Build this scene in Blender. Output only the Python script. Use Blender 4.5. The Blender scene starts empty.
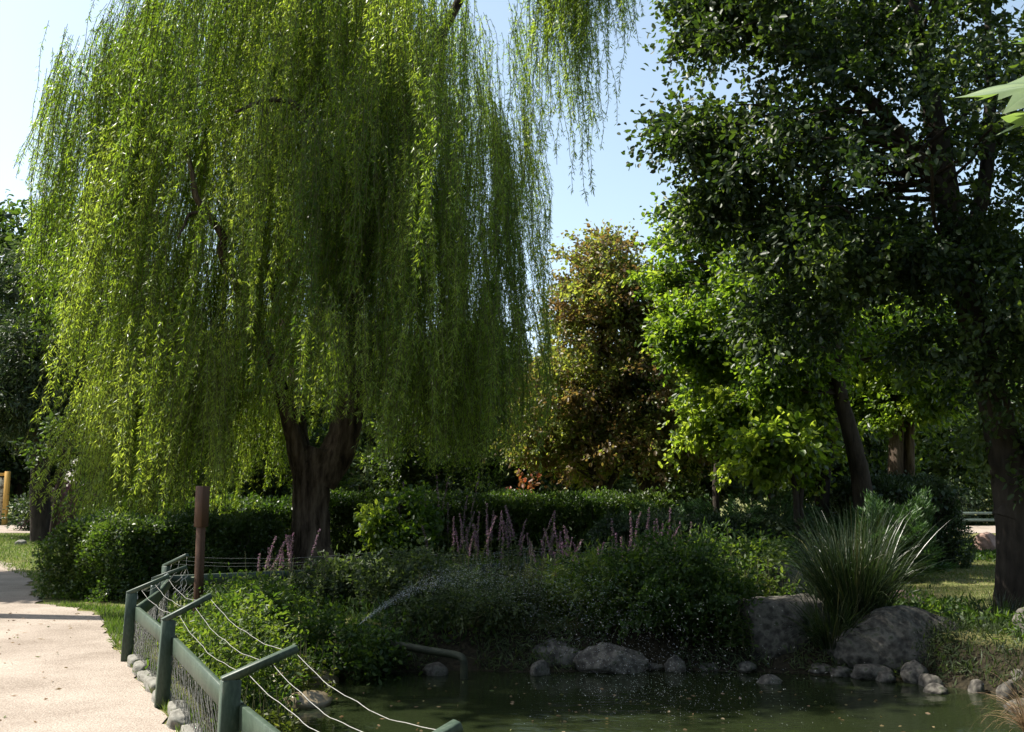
import bpy, math
import numpy as np

# ------------------------------------------------------------------ scene, camera, light
S = bpy.context.scene
F_PX, PITCH, EYE = 1000.0, math.atan(126/1000.0), 1.6
cd = bpy.data.cameras.new('camera'); cam = bpy.data.objects.new('camera', cd)
S.collection.objects.link(cam)
cd.sensor_width = 36.0; cd.lens = 36.0*F_PX/1024.0
cd.clip_start = 0.05; cd.clip_end = 3000
cam.location = (0, 0, EYE); cam.rotation_euler = (math.pi/2 + PITCH, 0, 0)
S.camera = cam

SUN_EL = math.radians(52)
SUN_AZ = math.radians(-77)            # measured from +Y towards +X (negative: to the left)
sx, sy, sz = math.sin(SUN_AZ)*math.cos(SUN_EL), math.cos(SUN_AZ)*math.cos(SUN_EL), math.sin(SUN_EL)
w = bpy.data.worlds.new('World'); S.world = w; w.use_nodes = True
nt = w.node_tree
sky = nt.nodes.new('ShaderNodeTexSky'); sky.sky_type = 'NISHITA'; sky.sun_disc = False
sky.sun_elevation = SUN_EL; sky.sun_rotation = SUN_AZ
sky.altitude = 300; sky.air_density = 1.0; sky.dust_density = 2.2; sky.ozone_density = 1.0
hs = nt.nodes.new('ShaderNodeHueSaturation'); hs.inputs['Hue'].default_value = .484; hs.inputs['Saturation'].default_value = .78; hs.inputs['Value'].default_value = 1.0
nt.links.new(sky.outputs[0], hs.inputs['Color']); nt.links.new(hs.outputs[0], nt.nodes['Background'].inputs[0])
nt.nodes['Background'].inputs[1].default_value = 0.105
sd = bpy.data.lights.new('sun', 'SUN'); sun = bpy.data.objects.new('sun', sd)
S.collection.objects.link(sun)
sd.energy = 5.0; sd.angle = math.radians(0.5); sd.color = (1.0, 0.94, 0.84)
from mathutils import Vector, noise
sun.rotation_euler = Vector((sx, sy, sz)).to_track_quat('Z', 'Y').to_euler()
sun.location = (-30, 20, 40)
S.view_settings.view_transform = 'Standard'; S.view_settings.look = 'None'
S.view_settings.exposure = 1.32; S.view_settings.gamma = 1.0
S.view_settings.use_curve_mapping = False
S.cycles.max_bounces = 7; S.cycles.diffuse_bounces = 3; S.cycles.transmission_bounces = 5
S.cycles.glossy_bounces = 3; S.cycles.transparent_max_bounces = 6
S.cycles.use_denoising = True
S.cycles.caustics_reflective = False; S.cycles.caustics_refractive = False

# ------------------------------------------------------------------ helpers
rng = np.random.default_rng(7)
def reseed(k):
    global rng
    rng = np.random.default_rng(k)
cp, sp = math.cos(PITCH), math.sin(PITCH)
def ray(px, py):
    a, b = (px-512.0)/F_PX, (366.0-py)/F_PX
    return np.array([a, cp - b*sp, sp + b*cp])
def G(px, py, z=0.0):
    d = ray(px, py); t = (z-EYE)/d[2]
    return np.array([0, 0, EYE]) + d*t
def P(px, py, Y):
    d = ray(px, py); return np.array([0, 0, EYE]) + d*(Y/d[1])
def V(*a): return np.array(a, float)
def unit(a):
    return a/np.maximum(np.linalg.norm(a, axis=-1, keepdims=True), 1e-9)

def tag(o, label=None, cat=None, group=None, kind=None):
    if label: o['label'] = label
    if cat: o['category'] = cat
    if group: o['group'] = group
    if kind: o['kind'] = kind
    return o
def thing(name, label, cat, loc, group=None):
    o = bpy.data.objects.new(name, None); S.collection.objects.link(o)
    o.location = tuple(loc); o.empty_display_size = 0.2
    return tag(o, label, cat, group)

class MB:
    """collects quads/tris with numpy and links them as one mesh object"""
    def __init__(s): s.v = []; s.f4 = []; s.f3 = []; s.t4 = []; s.t3 = []; s.n = 0
    def add(s, v, f, tint=None):
        v = np.asarray(v, float).reshape(-1, 3); f = np.asarray(f, int)
        t = np.zeros(len(f)) if tint is None else np.broadcast_to(np.asarray(tint, float), (len(f),))
        if f.shape[1] == 4: s.f4.append(f+s.n); s.t4.append(t)
        else: s.f3.append(f+s.n); s.t3.append(t)
        s.v.append(v); s.n += len(v); return s
    def box(s, c, size, rot=None, tint=0.0):
        q = np.array([[x, y, z] for x in (-.5, .5) for y in (-.5, .5) for z in (-.5, .5)])*np.asarray(size, float)
        if rot is not None: q = q @ np.asarray(rot).T
        return s.add(q+np.asarray(c, float), [[0,1,3,2],[4,6,7,5],[0,4,5,1],[2,3,7,6],[0,2,6,4],[1,5,7,3]], tint)
    def tube(s, pts, rad, n=8, cap=True, tint=0.0, wob=0.0):
        p = np.asarray(pts, float); k = len(p); r = np.broadcast_to(np.asarray(rad, float), (k,))
        t = unit(np.gradient(p, axis=0))
        ref = V(0, 0, 1) if abs(t[0][2]) < .9 else V(1, 0, 0)
        a = unit(np.cross(t[0], ref)); A = []
        for i in range(k):
            a = unit(a - t[i]*np.dot(a, t[i])); A.append(a)
        A = np.array(A); B = np.cross(t, A)
        th = np.linspace(0, 2*np.pi, n, endpoint=False)
        rr = r[:, None]*(1 + (wob*rng.normal(size=(1, n)) + .4*wob*rng.normal(size=(k, n)) if wob else 0))
        v = p[:, None] + rr[..., None]*(np.cos(th)[None, :, None]*A[:, None] + np.sin(th)[None, :, None]*B[:, None])
        i, j = np.meshgrid(np.arange(k-1), np.arange(n), indexing='ij'); j2 = (j+1) % n
        f = np.stack([i*n+j, i*n+j2, (i+1)*n+j2, (i+1)*n+j], -1).reshape(-1, 4)
        vv = v.reshape(-1, 3); m = len(vv)
        s.add(vv, f, tint)
        if cap:
            for e, c in ((0, p[0]), (k-1, p[-1])):
                idx = e*n+np.arange(n)
                base = np.concatenate([vv[idx], [c]])
                ff = np.stack([np.arange(n), (np.arange(n)+1) % n, np.full(n, n)], -1)
                s.add(base, ff[:, ::-1] if e == 0 else ff, tint)
        return s
    def leaves(s, p, d, L, W, tint, fold=.18):
        n = len(p); d = unit(d); L = np.broadcast_to(L, (n,))[:, None]; W = np.broadcast_to(W, (n,))[:, None]
        q = unit(np.cross(d, rng.normal(size=(n, 3)))); nn = np.cross(d, q)
        m = p + d*L*.45
        v = np.stack([p, m+q*W*.5+nn*W*fold, p+d*L-nn*W*fold*.6, m-q*W*.5+nn*W*fold], 1)
        return s.add(v.reshape(-1, 3), np.arange(4*n).reshape(-1, 4), tint)
    def hexleaves(s, p, d, L, W, tint, fold=.16):
        n = len(p); d = unit(d); L = np.broadcast_to(L, (n,))[:, None]; W = np.broadcast_to(W, (n,))[:, None]
        q = unit(np.cross(d, rng.normal(size=(n, 3)))); nn = np.cross(d, q)
        c1 = p+d*L*.28+nn*W*fold; c2 = p+d*L*.68+nn*W*fold*.8; w1 = q*W*.44; w2 = q*W*.46
        v = np.stack([p, c1+w1, c2+w2, p+d*L-nn*W*fold, c2-w2, c1-w1], 1)
        b6 = np.arange(n)[:, None]*6
        f = np.stack([b6+np.array([0,1,2,3]), b6+np.array([0,3,4,5])], 1).reshape(-1, 4)
        return s.add(v.reshape(-1, 3), f, np.repeat(np.broadcast_to(tint, (n,)), 2))
    def blades(s, p, d0, L, W, droop, tint, k=4):
        """arching grass blades: p base, d0 start direction"""
        n = len(p); d = unit(d0); L = np.broadcast_to(L, (n,)); W = np.broadcast_to(W, (n,)); droop = np.broadcast_to(droop, (n,))
        side = unit(np.cross(d, V(0, 0, 1)+.4*rng.normal(size=(n, 3))))
        pts = []; c = p.copy(); dd = d.copy()
        for i in range(k+1):
            ww = W*(1-(i/k)**1.6)*.5 + .0004
            pts.append(np.stack([c-side*ww[:, None], c+side*ww[:, None]], 1))
            dd = unit(dd + V(0, 0, -1)*(droop*(i+1)/k)[:, None]); c = c + dd*(L/k)[:, None]
        v = np.stack(pts, 1).reshape(-1, 3); b = np.arange(n)[:, None]*(2*(k+1)); i = np.arange(k)[None]*2
        f = np.stack([b+i, b+i+1, b+i+3, b+i+2], -1).reshape(-1, 4)
        return s.add(v, f, np.repeat(np.broadcast_to(tint, (n,)), k))
    def build(s, name, mat, parent=None, loc=None, smooth=False):
        me = bpy.data.meshes.new(name)
        v = np.concatenate(s.v)
        if loc is None and parent is not None: loc = np.array(parent.matrix_world.translation if parent.parent else parent.location)
        off = np.zeros(3) if loc is None else np.asarray(loc, float)
        f4 = np.concatenate(s.f4) if s.f4 else np.zeros((0, 4), int); f3 = np.concatenate(s.f3) if s.f3 else np.zeros((0, 3), int)
        me.vertices.add(len(v)); me.vertices.foreach_set('co', (v-off).astype(np.float32).ravel())
        nl = f4.size+f3.size; me.loops.add(nl)
        me.loops.foreach_set('vertex_index', np.concatenate([f4.ravel(), f3.ravel()]).astype(np.int32))
        me.polygons.add(len(f4)+len(f3))
        st = np.concatenate([np.arange(len(f4))*4, f4.size+np.arange(len(f3))*3]).astype(np.int32)
        me.polygons.foreach_set('loop_start', st)
        if smooth: me.polygons.foreach_set('use_smooth', np.ones(len(st), bool))
        t = np.concatenate(s.t4+s.t3).astype(np.float32)
        at = me.attributes.new('tint', 'FLOAT', 'FACE'); at.data.foreach_set('value', t)
        me.update(calc_edges=True)
        me.materials.append(mat)
        o = bpy.data.objects.new(name, me); S.collection.objects.link(o)
        if parent is not None:
            o.parent = parent
            if s_is_mesh(parent): o.location = tuple(-np.array(parent.location)*0)
        elif loc is not None: o.location = tuple(off)
        return o
def s_is_mesh(o): return o.type == 'MESH'

def spline(pts, k=8):
    p = np.asarray(pts, float); q = np.concatenate([[2*p[0]-p[1]], p, [2*p[-1]-p[-2]]]); out = []
    for i in range(1, len(q)-2):
        t = np.linspace(0, 1, k, endpoint=False)[:, None]
        a, b, c, d = q[i-1], q[i], q[i+1], q[i+2]
        out.append(.5*((2*b)+(-a+c)*t+(2*a-5*b+4*c-d)*t**2+(-a+3*b-3*c+d)*t**3))
    return np.concatenate(out+[p[-1:]])
def interp_r(r, k): return np.interp(np.linspace(0, 1, k), np.linspace(0, 1, len(r)), r)

# ------------------------------------------------------------------ materials
def newmat(name):
    m = bpy.data.materials.new(name); m.use_nodes = True; m.node_tree.nodes.clear()
    return m, m.node_tree.nodes, m.node_tree.links
def ramp(N, stops):
    r = N.new('ShaderNodeValToRGB'); e = r.color_ramp.elements
    while len(e) < len(stops): e.new(.5)
    for el, (p, c) in zip(e, stops): el.position = p; el.color = (*c, 1)
    return r
def leafmat(name, cols, trans, tfac=.45, rough=.5, spec=.4):
    m, N, L = newmat(name)
    a = N.new('ShaderNodeAttribute'); a.attribute_name = 'tint'
    n = len(cols)
    r1 = ramp(N, [(i/(n-1), c) for i, c in enumerate(cols)]); r2 = ramp(N, [(i/(len(trans)-1), c) for i, c in enumerate(trans)])
    L.new(a.outputs['Fac'], r1.inputs[0]); L.new(a.outputs['Fac'], r2.inputs[0])
    p = N.new('ShaderNodeBsdfPrincipled'); p.inputs['Roughness'].default_value = rough; p.inputs['Specular IOR Level'].default_value = spec
    t = N.new('ShaderNodeBsdfTranslucent'); x = N.new('ShaderNodeMixShader'); x.inputs[0].default_value = tfac
    o = N.new('ShaderNodeOutputMaterial')
    L.new(r1.outputs[0], p.inputs['Base Color']); L.new(r2.outputs[0], t.inputs[0])
    L.new(p.outputs[0], x.inputs[1]); L.new(t.outputs[0], x.inputs[2]); L.new(x.outputs[0], o.inputs[0])
    return m
def solid(name, stops, scale=6, detail=8, rough=.85, bump=.4, stretch=(1,1,1), bdist=.02, spec=.3, scale2=None, bscale=None):
    m, N, L = newmat(name)
    tc = N.new('ShaderNodeTexCoord'); mp = N.new('ShaderNodeMapping'); mp.inputs['Scale'].default_value = stretch
    L.new(tc.outputs['Object'], mp.inputs[0])
    n1 = N.new('ShaderNodeTexNoise'); n1.inputs['Scale'].default_value = scale; n1.inputs['Detail'].default_value = detail; n1.inputs['Roughness'].default_value = .62
    L.new(mp.outputs[0], n1.inputs[0])
    src = n1.outputs[0]
    if scale2:
        n2 = N.new('ShaderNodeTexNoise'); n2.inputs['Scale'].default_value = scale2; n2.inputs['Detail'].default_value = 4
        L.new(mp.outputs[0], n2.inputs[0])
        mx = N.new('ShaderNodeMix'); mx.inputs[0].default_value = .5
        L.new(n1.outputs[0], mx.inputs[2]); L.new(n2.outputs[0], mx.inputs[3]); src = mx.outputs[0]
    r = ramp(N, stops); L.new(src, r.inputs[0])
    p = N.new('ShaderNodeBsdfPrincipled'); p.inputs['Roughness'].default_value = rough; p.inputs['Specular IOR Level'].default_value = spec
    L.new(r.outputs[0], p.inputs['Base Color'])
    if bump:
        b = N.new('ShaderNodeBump'); b.inputs['Strength'].default_value = bump; b.inputs['Distance'].default_value = bdist
        hs = n1.outputs[0]
        if bscale:
            n3 = N.new('ShaderNodeTexNoise'); n3.inputs['Scale'].default_value = bscale; n3.inputs['Detail'].default_value = 6
            L.new(mp.outputs[0], n3.inputs[0]); hs = n3.outputs[0]
        L.new(hs, b.inputs['Height']); L.new(b.outputs[0], p.inputs['Normal'])
    o = N.new('ShaderNodeOutputMaterial'); L.new(p.outputs[0], o.inputs[0])
    return m

M = {}
M['willow'] = leafmat('willow_leaf', [(.055,.105,.014),(.13,.205,.028),(.24,.31,.065)], [(.15,.28,.016),(.38,.53,.03),(.56,.67,.08)], .5, .40, .5)
M['dark'] = leafmat('dark_oak_leaf', [(.016,.030,.011),(.028,.047,.015),(.050,.072,.024)], [(.03,.065,.008),(.09,.16,.014),(.24,.36,.03)], .34, .45, .3)
M['bright'] = leafmat('bright_leaf', [(.030,.060,.010),(.060,.105,.014),(.11,.15,.025)], [(.11,.21,.012),(.28,.43,.022),(.46,.58,.05)], .5, .42, .45)
M['maple'] = leafmat('maple_leaf', [(.085,.055,.026),(.12,.088,.036),(.080,.105,.026),(.15,.18,.035)], [(.20,.12,.035),(.32,.22,.05),(.24,.32,.04),(.48,.54,.06)], .42, .45, .4)
M['hedge'] = leafmat('hedge_leaf', [(.025,.050,.012),(.055,.085,.020),(.10,.13,.035)], [(.06,.13,.010),(.12,.22,.015),(.2,.3,.03)], .32, .42, .45)
M['herb'] = leafmat('bank_leaf', [(.022,.044,.012),(.045,.076,.018),(.085,.115,.03)], [(.06,.13,.010),(.14,.25,.018),(.27,.37,.03)], .38, .5, .25)
M['conifer'] = leafmat('conifer_leaf', [(.022,.040,.018),(.045,.070,.028),(.075,.10,.042)], [(.03,.07,.015),(.09,.15,.025),(.14,.2,.04)], .25, .5, .4)
M['juniper'] = leafmat('juniper_leaf', [(.025,.060,.022),(.050,.10,.032),(.08,.14,.05)], [(.04,.1,.02),(.09,.2,.03),(.14,.26,.05)], .25, .5, .35)
M['reed'] = leafmat('reed_blade', [(.010,.020,.008),(.019,.034,.011),(.085,.08,.035)], [(.03,.06,.010),(.06,.11,.016),(.18,.16,.06)], .22, .38, .5)
M['grass'] = leafmat('lawn_blade', [(.060,.095,.018),(.11,.14,.035),(.21,.18,.075)], [(.12,.22,.02),(.2,.28,.04),(.30,.26,.09)], .35, .5, .3)
M['drygrass'] = leafmat('dry_blade', [(.14,.09,.05),(.24,.16,.09),(.08,.11,.03)], [(.2,.12,.06),(.3,.2,.1),(.1,.2,.03)], .3, .6, .3)
M['purple'] = leafmat('purple_floret', [(.15,.085,.125),(.24,.15,.20),(.13,.11,.08)], [(.22,.11,.19),(.33,.2,.28),(.2,.16,.11)], .4, .6, .2)
M['pinkleaf'] = leafmat('pink_floret', [(.15,.06,.09),(.22,.11,.14),(.10,.09,.06)], [(.25,.1,.15),(.35,.17,.2),(.15,.15,.08)], .35, .6, .2)
M['redleaf'] = leafmat('red_leaf', [(.16,.035,.015),(.22,.06,.02),(.10,.05,.02)], [(.3,.06,.02),(.4,.12,.03),(.2,.1,.03)], .4, .5, .3)
M['bark'] = solid('bark', [(.36,(.020,.014,.010)),(.5,(.075,.054,.040)),(.66,(.15,.115,.088))], 8, 9, .95, 1.0, (1,1,.16), .10, .15)
M['barkdark'] = solid('dark_bark', [(.3,(.018,.014,.012)),(.6,(.050,.040,.032)),(.8,(.09,.075,.06))], 9, 9, .95, .9, (1,1,.25), .04, .15)
M['twig'] = solid('green_twig', [(.3,(.06,.07,.02)),(.7,(.11,.10,.04))], 10, 4, .8, 0)
M['stem'] = solid('herb_stem', [(.3,(.04,.06,.02)),(.7,(.09,.08,.035))], 10, 4, .8, 0)
M['rock'] = solid('granite', [(.32,(.014,.013,.011)),(.45,(.050,.046,.039)),(.56,(.105,.097,.082)),(.66,(.034,.042,.022))], 3.6, 10, .9, .8, (1,1,1), .05, .25, 14)
M['wetrock'] = solid('wet_stone', [(.3,(.07,.055,.035)),(.6,(.19,.15,.09)),(.8,(.28,.22,.14))], 5, 9, .35, .6, (1,1,1), .03, .5)
M['palestone'] = solid('pale_edging', [(.3,(.10,.095,.08)),(.6,(.19,.185,.16)),(.8,(.11,.12,.08))], 9, 8, .9, .6, (1,1,1), .02, .2)
M['pinkrock'] = solid('pink_stone', [(.3,(.16,.10,.08)),(.6,(.30,.20,.16)),(.8,(.22,.17,.14))], 6, 8, .9, .6)
M['fence'] = solid('green_fence_paint', [(.28,(.010,.020,.011)),(.48,(.025,.045,.027)),(.60,(.042,.066,.043)),(.72,(.10,.105,.08))], 9, 9, .5, .5, (1,1,.35), .006, .45, 70)
M['farfence'] = solid('grey_green_paint', [(.3,(.07,.10,.08)),(.7,(.14,.18,.15))], 6, 5, .6, .2)
M['wire'] = solid('galvanised_wire', [(.3,(.22,.22,.20)),(.7,(.36,.35,.33))], 30, 4, .38, 0, spec=.6)
M['mesh'] = solid('dull_wire_netting', [(.3,(.05,.055,.045)),(.7,(.11,.11,.10))], 30, 4, .5, 0, spec=.5)
M['strip'] = solid('pale_plastic', [(.3,(.45,.5,.52)),(.7,(.65,.68,.7))], 12, 4, .4, .2)
M['pole'] = solid('rusty_brown_wood', [(.3,(.04,.020,.012)),(.55,(.085,.042,.022)),(.8,(.13,.075,.042))], 14, 9, .7, .5, (1,1,.12), .01, .3)
M['yellow'] = solid('ochre_wood', [(.3,(.42,.24,.05)),(.7,(.55,.33,.08))], 8, 6, .7, .3, (1,1,.15), .01)
M['panel'] = solid('notice_panel', [(.42,(.10,.08,.05)),(.5,(.45,.40,.28)),(.7,(.6,.55,.42))], 9, 3, .7, 0)
M['pipe'] = solid('mossy_pipe', [(.3,(.015,.018,.010)),(.7,(.05,.055,.032))], 9, 7, .7, .4)
M['white'] = solid('white_paint', [(.3,(.7,.7,.7)),(.7,(.82,.82,.82))], 3, 4, .4, 0)
M['bluewhite'] = solid('pale_blue_paint', [(.3,(.5,.58,.68)),(.7,(.6,.68,.78))], 3, 4, .35, 0)
M['glassdark'] = solid('dark_glass', [(.3,(.02,.025,.03)),(.7,(.03,.035,.04))], 3, 2, .1, 0, spec=.8)
M['tyre'] = solid('black_rubber', [(.3,(.015,.015,.015)),(.7,(.03,.03,.03))], 20, 4, .8, .2)
M['path'] = solid('sandy_gravel', [(.36,(.165,.133,.105)),(.5,(.258,.218,.180)),(.64,(.345,.298,.250))], .9, 14, .95, .6, (1,1,1), .02, .15, 60, 70)
M['soil'] = solid('soil', [(.3,(.035,.028,.018)),(.6,(.085,.066,.040)),(.8,(.06,.075,.025))], 2.5, 10, .95, .7, (1,1,1), .04, .1, 18)

def ground_material():
    m, N, L = newmat('ground')
    tc = N.new('ShaderNodeTexCoord')
    n1 = N.new('ShaderNodeTexNoise'); n1.inputs['Scale'].default_value = .9; n1.inputs['Detail'].default_value = 10; n1.inputs['Roughness'].default_value = .7
    n2 = N.new('ShaderNodeTexNoise'); n2.inputs['Scale'].default_value = 22; n2.inputs['Detail'].default_value = 6
    L.new(tc.outputs['Object'], n1.inputs[0]); L.new(tc.outputs['Object'], n2.inputs[0])
    mx = N.new('ShaderNodeMix'); mx.inputs[0].default_value = .5; L.new(n1.outputs[0], mx.inputs[2]); L.new(n2.outputs[0], mx.inputs[3])
    r = ramp(N, [(.32,(.050,.065,.018)),(.47,(.095,.110,.032)),(.6,(.17,.145,.065)),(.72,(.11,.095,.05))])
    L.new(mx.outputs[0], r.inputs[0])
    # the basin and its banks are bare dark mud
    geo = N.new('ShaderNodeSeparateXYZ'); L.new(tc.outputs['Object'], geo.inputs[0])
    mr = N.new('ShaderNodeMapRange'); mr.inputs[1].default_value = -.10; mr.inputs[2].default_value = -.01; L.new(geo.outputs[2], mr.inputs[0])
    mud = ramp(N, [(.3,(.010,.009,.006)),(.7,(.034,.028,.017))]); L.new(n2.outputs[0], mud.inputs[0])
    mc = N.new('ShaderNodeMix'); mc.data_type = 'RGBA'
    L.new(mr.outputs[0], mc.inputs[0]); L.new(mud.outputs[0], mc.inputs[6]); L.new(r.outputs[0], mc.inputs[7])
    b = N.new('ShaderNodeBump'); b.inputs['Strength'].default_value = .8; b.inputs['Distance'].default_value = .04; L.new(n2.outputs[0], b.inputs['Height'])
    p = N.new('ShaderNodeBsdfPrincipled'); p.inputs['Roughness'].default_value = .95; p.inputs['Specular IOR Level'].default_value = .1
    L.new(mc.outputs[2], p.inputs['Base Color']); L.new(b.outputs[0], p.inputs['Normal'])
    o = N.new('ShaderNodeOutputMaterial'); L.new(p.outputs[0], o.inputs[0]); return m
M['ground'] = ground_material()
WATER_Z = -0.5
def water_material():
    m, N, L = newmat('pond_water')
    tc = N.new('ShaderNodeTexCoord'); mp = N.new('ShaderNodeMapping'); mp.inputs['Scale'].default_value = (1, 1.6, 1); L.new(tc.outputs['Object'], mp.inputs[0])
    n1 = N.new('ShaderNodeTexNoise'); n1.inputs['Scale'].default_value = 1.6; n1.inputs['Detail'].default_value = 3
    n2 = N.new('ShaderNodeTexNoise'); n2.inputs['Scale'].default_value = 9; n2.inputs['Detail'].default_value = 3
    L.new(mp.outputs[0], n1.inputs[0]); L.new(mp.outputs[0], n2.inputs[0])
    ad = N.new('ShaderNodeMath'); ad.operation = 'MULTIPLY_ADD'; ad.inputs[1].default_value = .22; L.new(n2.outputs[0], ad.inputs[0]); L.new(n1.outputs[0], ad.inputs[2])
    b = N.new('ShaderNodeBump'); b.inputs['Distance'].default_value = .05; L.new(ad.outputs[0], b.inputs['Height'])
    # the jet churns the water where it lands
    vd = N.new('ShaderNodeVectorMath'); vd.operation = 'DISTANCE'; L.new(tc.outputs['Object'], vd.inputs[0]); cs = G(640, 728, WATER_Z); vd.inputs[1].default_value = (cs[0], cs[1], 0)
    mk = N.new('ShaderNodeMapRange'); mk.interpolation_type = 'SMOOTHSTEP'; mk.inputs[1].default_value = 1.7; mk.inputs[2].default_value = .3; mk.inputs[3].default_value = .22; mk.inputs[4].default_value = 1.0
    L.new(vd.outputs['Value'], mk.inputs[0]); L.new(mk.outputs[0], b.inputs['Strength'])
    p = N.new('ShaderNodeBsdfPrincipled'); p.inputs['Base Color'].default_value = (.013, .018, .007, 1)
    p.inputs['Roughness'].default_value = .06; p.inputs['IOR'].default_value = 1.33; p.inputs['Specular IOR Level'].default_value = .5
    L.new(b.outputs[0], p.inputs['Normal'])
    o = N.new('ShaderNodeOutputMaterial'); L.new(p.outputs[0], o.inputs[0]); return m
M['water'] = water_material()
def drop_material():
    m, N, L = newmat('water_drop')
    p = N.new('ShaderNodeBsdfPrincipled'); p.inputs['Base Color'].default_value = (.85, .9, .95, 1); p.inputs['Roughness'].default_value = .12
    p.inputs['Transmission Weight'].default_value = .45; p.inputs['IOR'].default_value = 1.33; p.inputs['Specular IOR Level'].default_value = .8
    o = N.new('ShaderNodeOutputMaterial'); L.new(p.outputs[0], o.inputs[0]); return m
M['drop'] = drop_material()

# ------------------------------------------------------------------ ground, pond, paths
WATER = -0.5
POND = np.array([(-2.45,11.4),(-2.15,9.6),(-1.75,8.0),(-.95,6.0),(-.05,4.2),(1.2,2.6),(3,1.2),(5.5,1.2),(6.2,4.5),(5.2,7.0),(4.55,8.0),(4.25,8.9),(4.75,9.7),
                 (5.3,10.2),(4.9,10.9),(4.2,11.6),(3.0,12.0),(1.6,12.15),(.4,12.0),(-.7,12.1),(-1.7,11.95)])
def sdist(x, y, poly):
    p = np.stack([x, y], -1); d = np.full(x.shape, 1e9); ins = np.zeros(x.shape, bool)
    for i in range(len(poly)):
        a, b = poly[i], poly[(i+1) % len(poly)]; e = b-a; wv = p-a
        t = np.clip((wv@e)/(e@e), 0, 1); d = np.minimum(d, np.linalg.norm(wv-t[..., None]*e, axis=-1))
        c = ((a[1] <= p[..., 1]) != (b[1] <= p[..., 1])) & (p[..., 0] < (b[0]-a[0])*(p[..., 1]-a[1])/(b[1]-a[1]+1e-12)+a[0])
        ins ^= c
    return np.where(ins, -d, d)
def smooth(a, b, x):
    t = np.clip((x-a)/(b-a), 0, 1); return t*t*(3-2*t)
def gz(x, y):
    x = np.asarray(x, float); y = np.asarray(y, float)
    s = sdist(x, y, POND)
    z = -0.54 - .5*smooth(0, -1.0, s)
    bank = -0.54 + .54*smooth(-.0, .75, s)
    z = np.where(s < 0, z, bank)
    bump = (.05*np.sin(1.3*x+.7*y)*np.sin(.9*y-.6*x) + .03*np.sin(3.1*x)*np.sin(2.7*y))*smooth(.3, 1.5, s)*smooth(2.8, 4.5, x)*smooth(30, 20, y)
    return z + bump
gx = np.concatenate([-np.geomspace(700, 16, 26), np.arange(-15, 15, .2), np.geomspace(15, 700, 26)])
gy = np.concatenate([-np.geomspace(200, 3, 12), np.arange(-2, 32, .2), np.geomspace(32.2, 1200, 30)])
X, Y = np.meshgrid(gx, gy, indexing='ij'); Z = gz(X, Y)
nx, ny = X.shape
i, j = np.meshgrid(np.arange(nx-1), np.arange(ny-1), indexing='ij')
b = MB(); b.add(np.stack([X, Y, Z], -1).reshape(-1, 3), np.stack([i*ny+j, (i+1)*ny+j, (i+1)*ny+j+1, i*ny+j+1], -1).reshape(-1, 4))
tag(b.build('ground', M['ground'], smooth=True), kind='structure')
b = MB(); b.add([(-3.6, .2, WATER), (7.4, .2, WATER), (7.4, 13.4, WATER), (-3.6, 13.4, WATER)], [[0,1,2,3]])
tag(b.build('water', M['water'], loc=(0,0,WATER)), kind='structure')

def path_sheet(edgeL, edgeR, z, name, wob=.05, n=160):
    """a strip between two edge polylines, its edges ragged"""
    a, c = np.asarray(edgeL, float), np.asarray(edgeR, float)
    def rs(p):
        s = np.concatenate([[0], np.cumsum(np.linalg.norm(np.diff(p, axis=0), axis=1))]); u = np.linspace(0, s[-1], n)
        return np.stack([np.interp(u, s, p[:, 0]), np.interp(u, s, p[:, 1])], -1)
    a, c = rs(a), rs(c)
    t = np.arange(n)
    a = a + (wob*(np.sin(t*.9)+np.sin(t*2.3+1)+rng.normal(size=n)*.6))[:, None]*.5
    c = c + (wob*(np.sin(t*.7+2)+np.sin(t*1.9)+rng.normal(size=n)*.6))[:, None]*.5
    m = 12; u = np.linspace(0, 1, m)[None, :, None]
    v = a[:, None]*(1-u)+c[:, None]*u
    v = np.concatenate([v, np.full(v.shape[:2]+(1,), z)], -1).reshape(-1, 3)
    i, j = np.meshgrid(np.arange(n-1), np.arange(m-1), indexing='ij')
    b = MB(); b.add(v, np.stack([i*m+j, i*m+j+1, (i+1)*m+j+1, (i+1)*m+j], -1).reshape(-1, 4))
    return tag(b.build(name, M['path'], smooth=True), kind='structure')
reseed(3)
g2 = lambda px, py: G(px, py)[:2]
right = [(0.6,.4), (-.9, 3.2), (-1.75, 5.3), g2(180,732), g2(158,700), g2(127,660), g2(112,638), g2(98,614), (-6.9,14.9), (-7.6,16.2), (-8.5,18.0), g2(28,574), g2(0,560), (-15.5,26.5), (-24,33)]
left = [(-3.0,-3), (-5.2,3.0), (-7,5.5), (-8.3,7.3), (-9.2,9), (-10,11), (-10.6,13), (-11.4,15), (-12.2,16.6), (-13.1,18.2), (-14.5,20.5), (-16,22), (-18,24), (-21,26.5), (-28,30)]
path_sheet(left, right, .012, 'path', .07, 220)
path_sheet([(-60,49), (0,48.5), (60,47)], [(-60,39.5), (0,40), (60,39)], .012, 'far_path', .3, 200)

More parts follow.
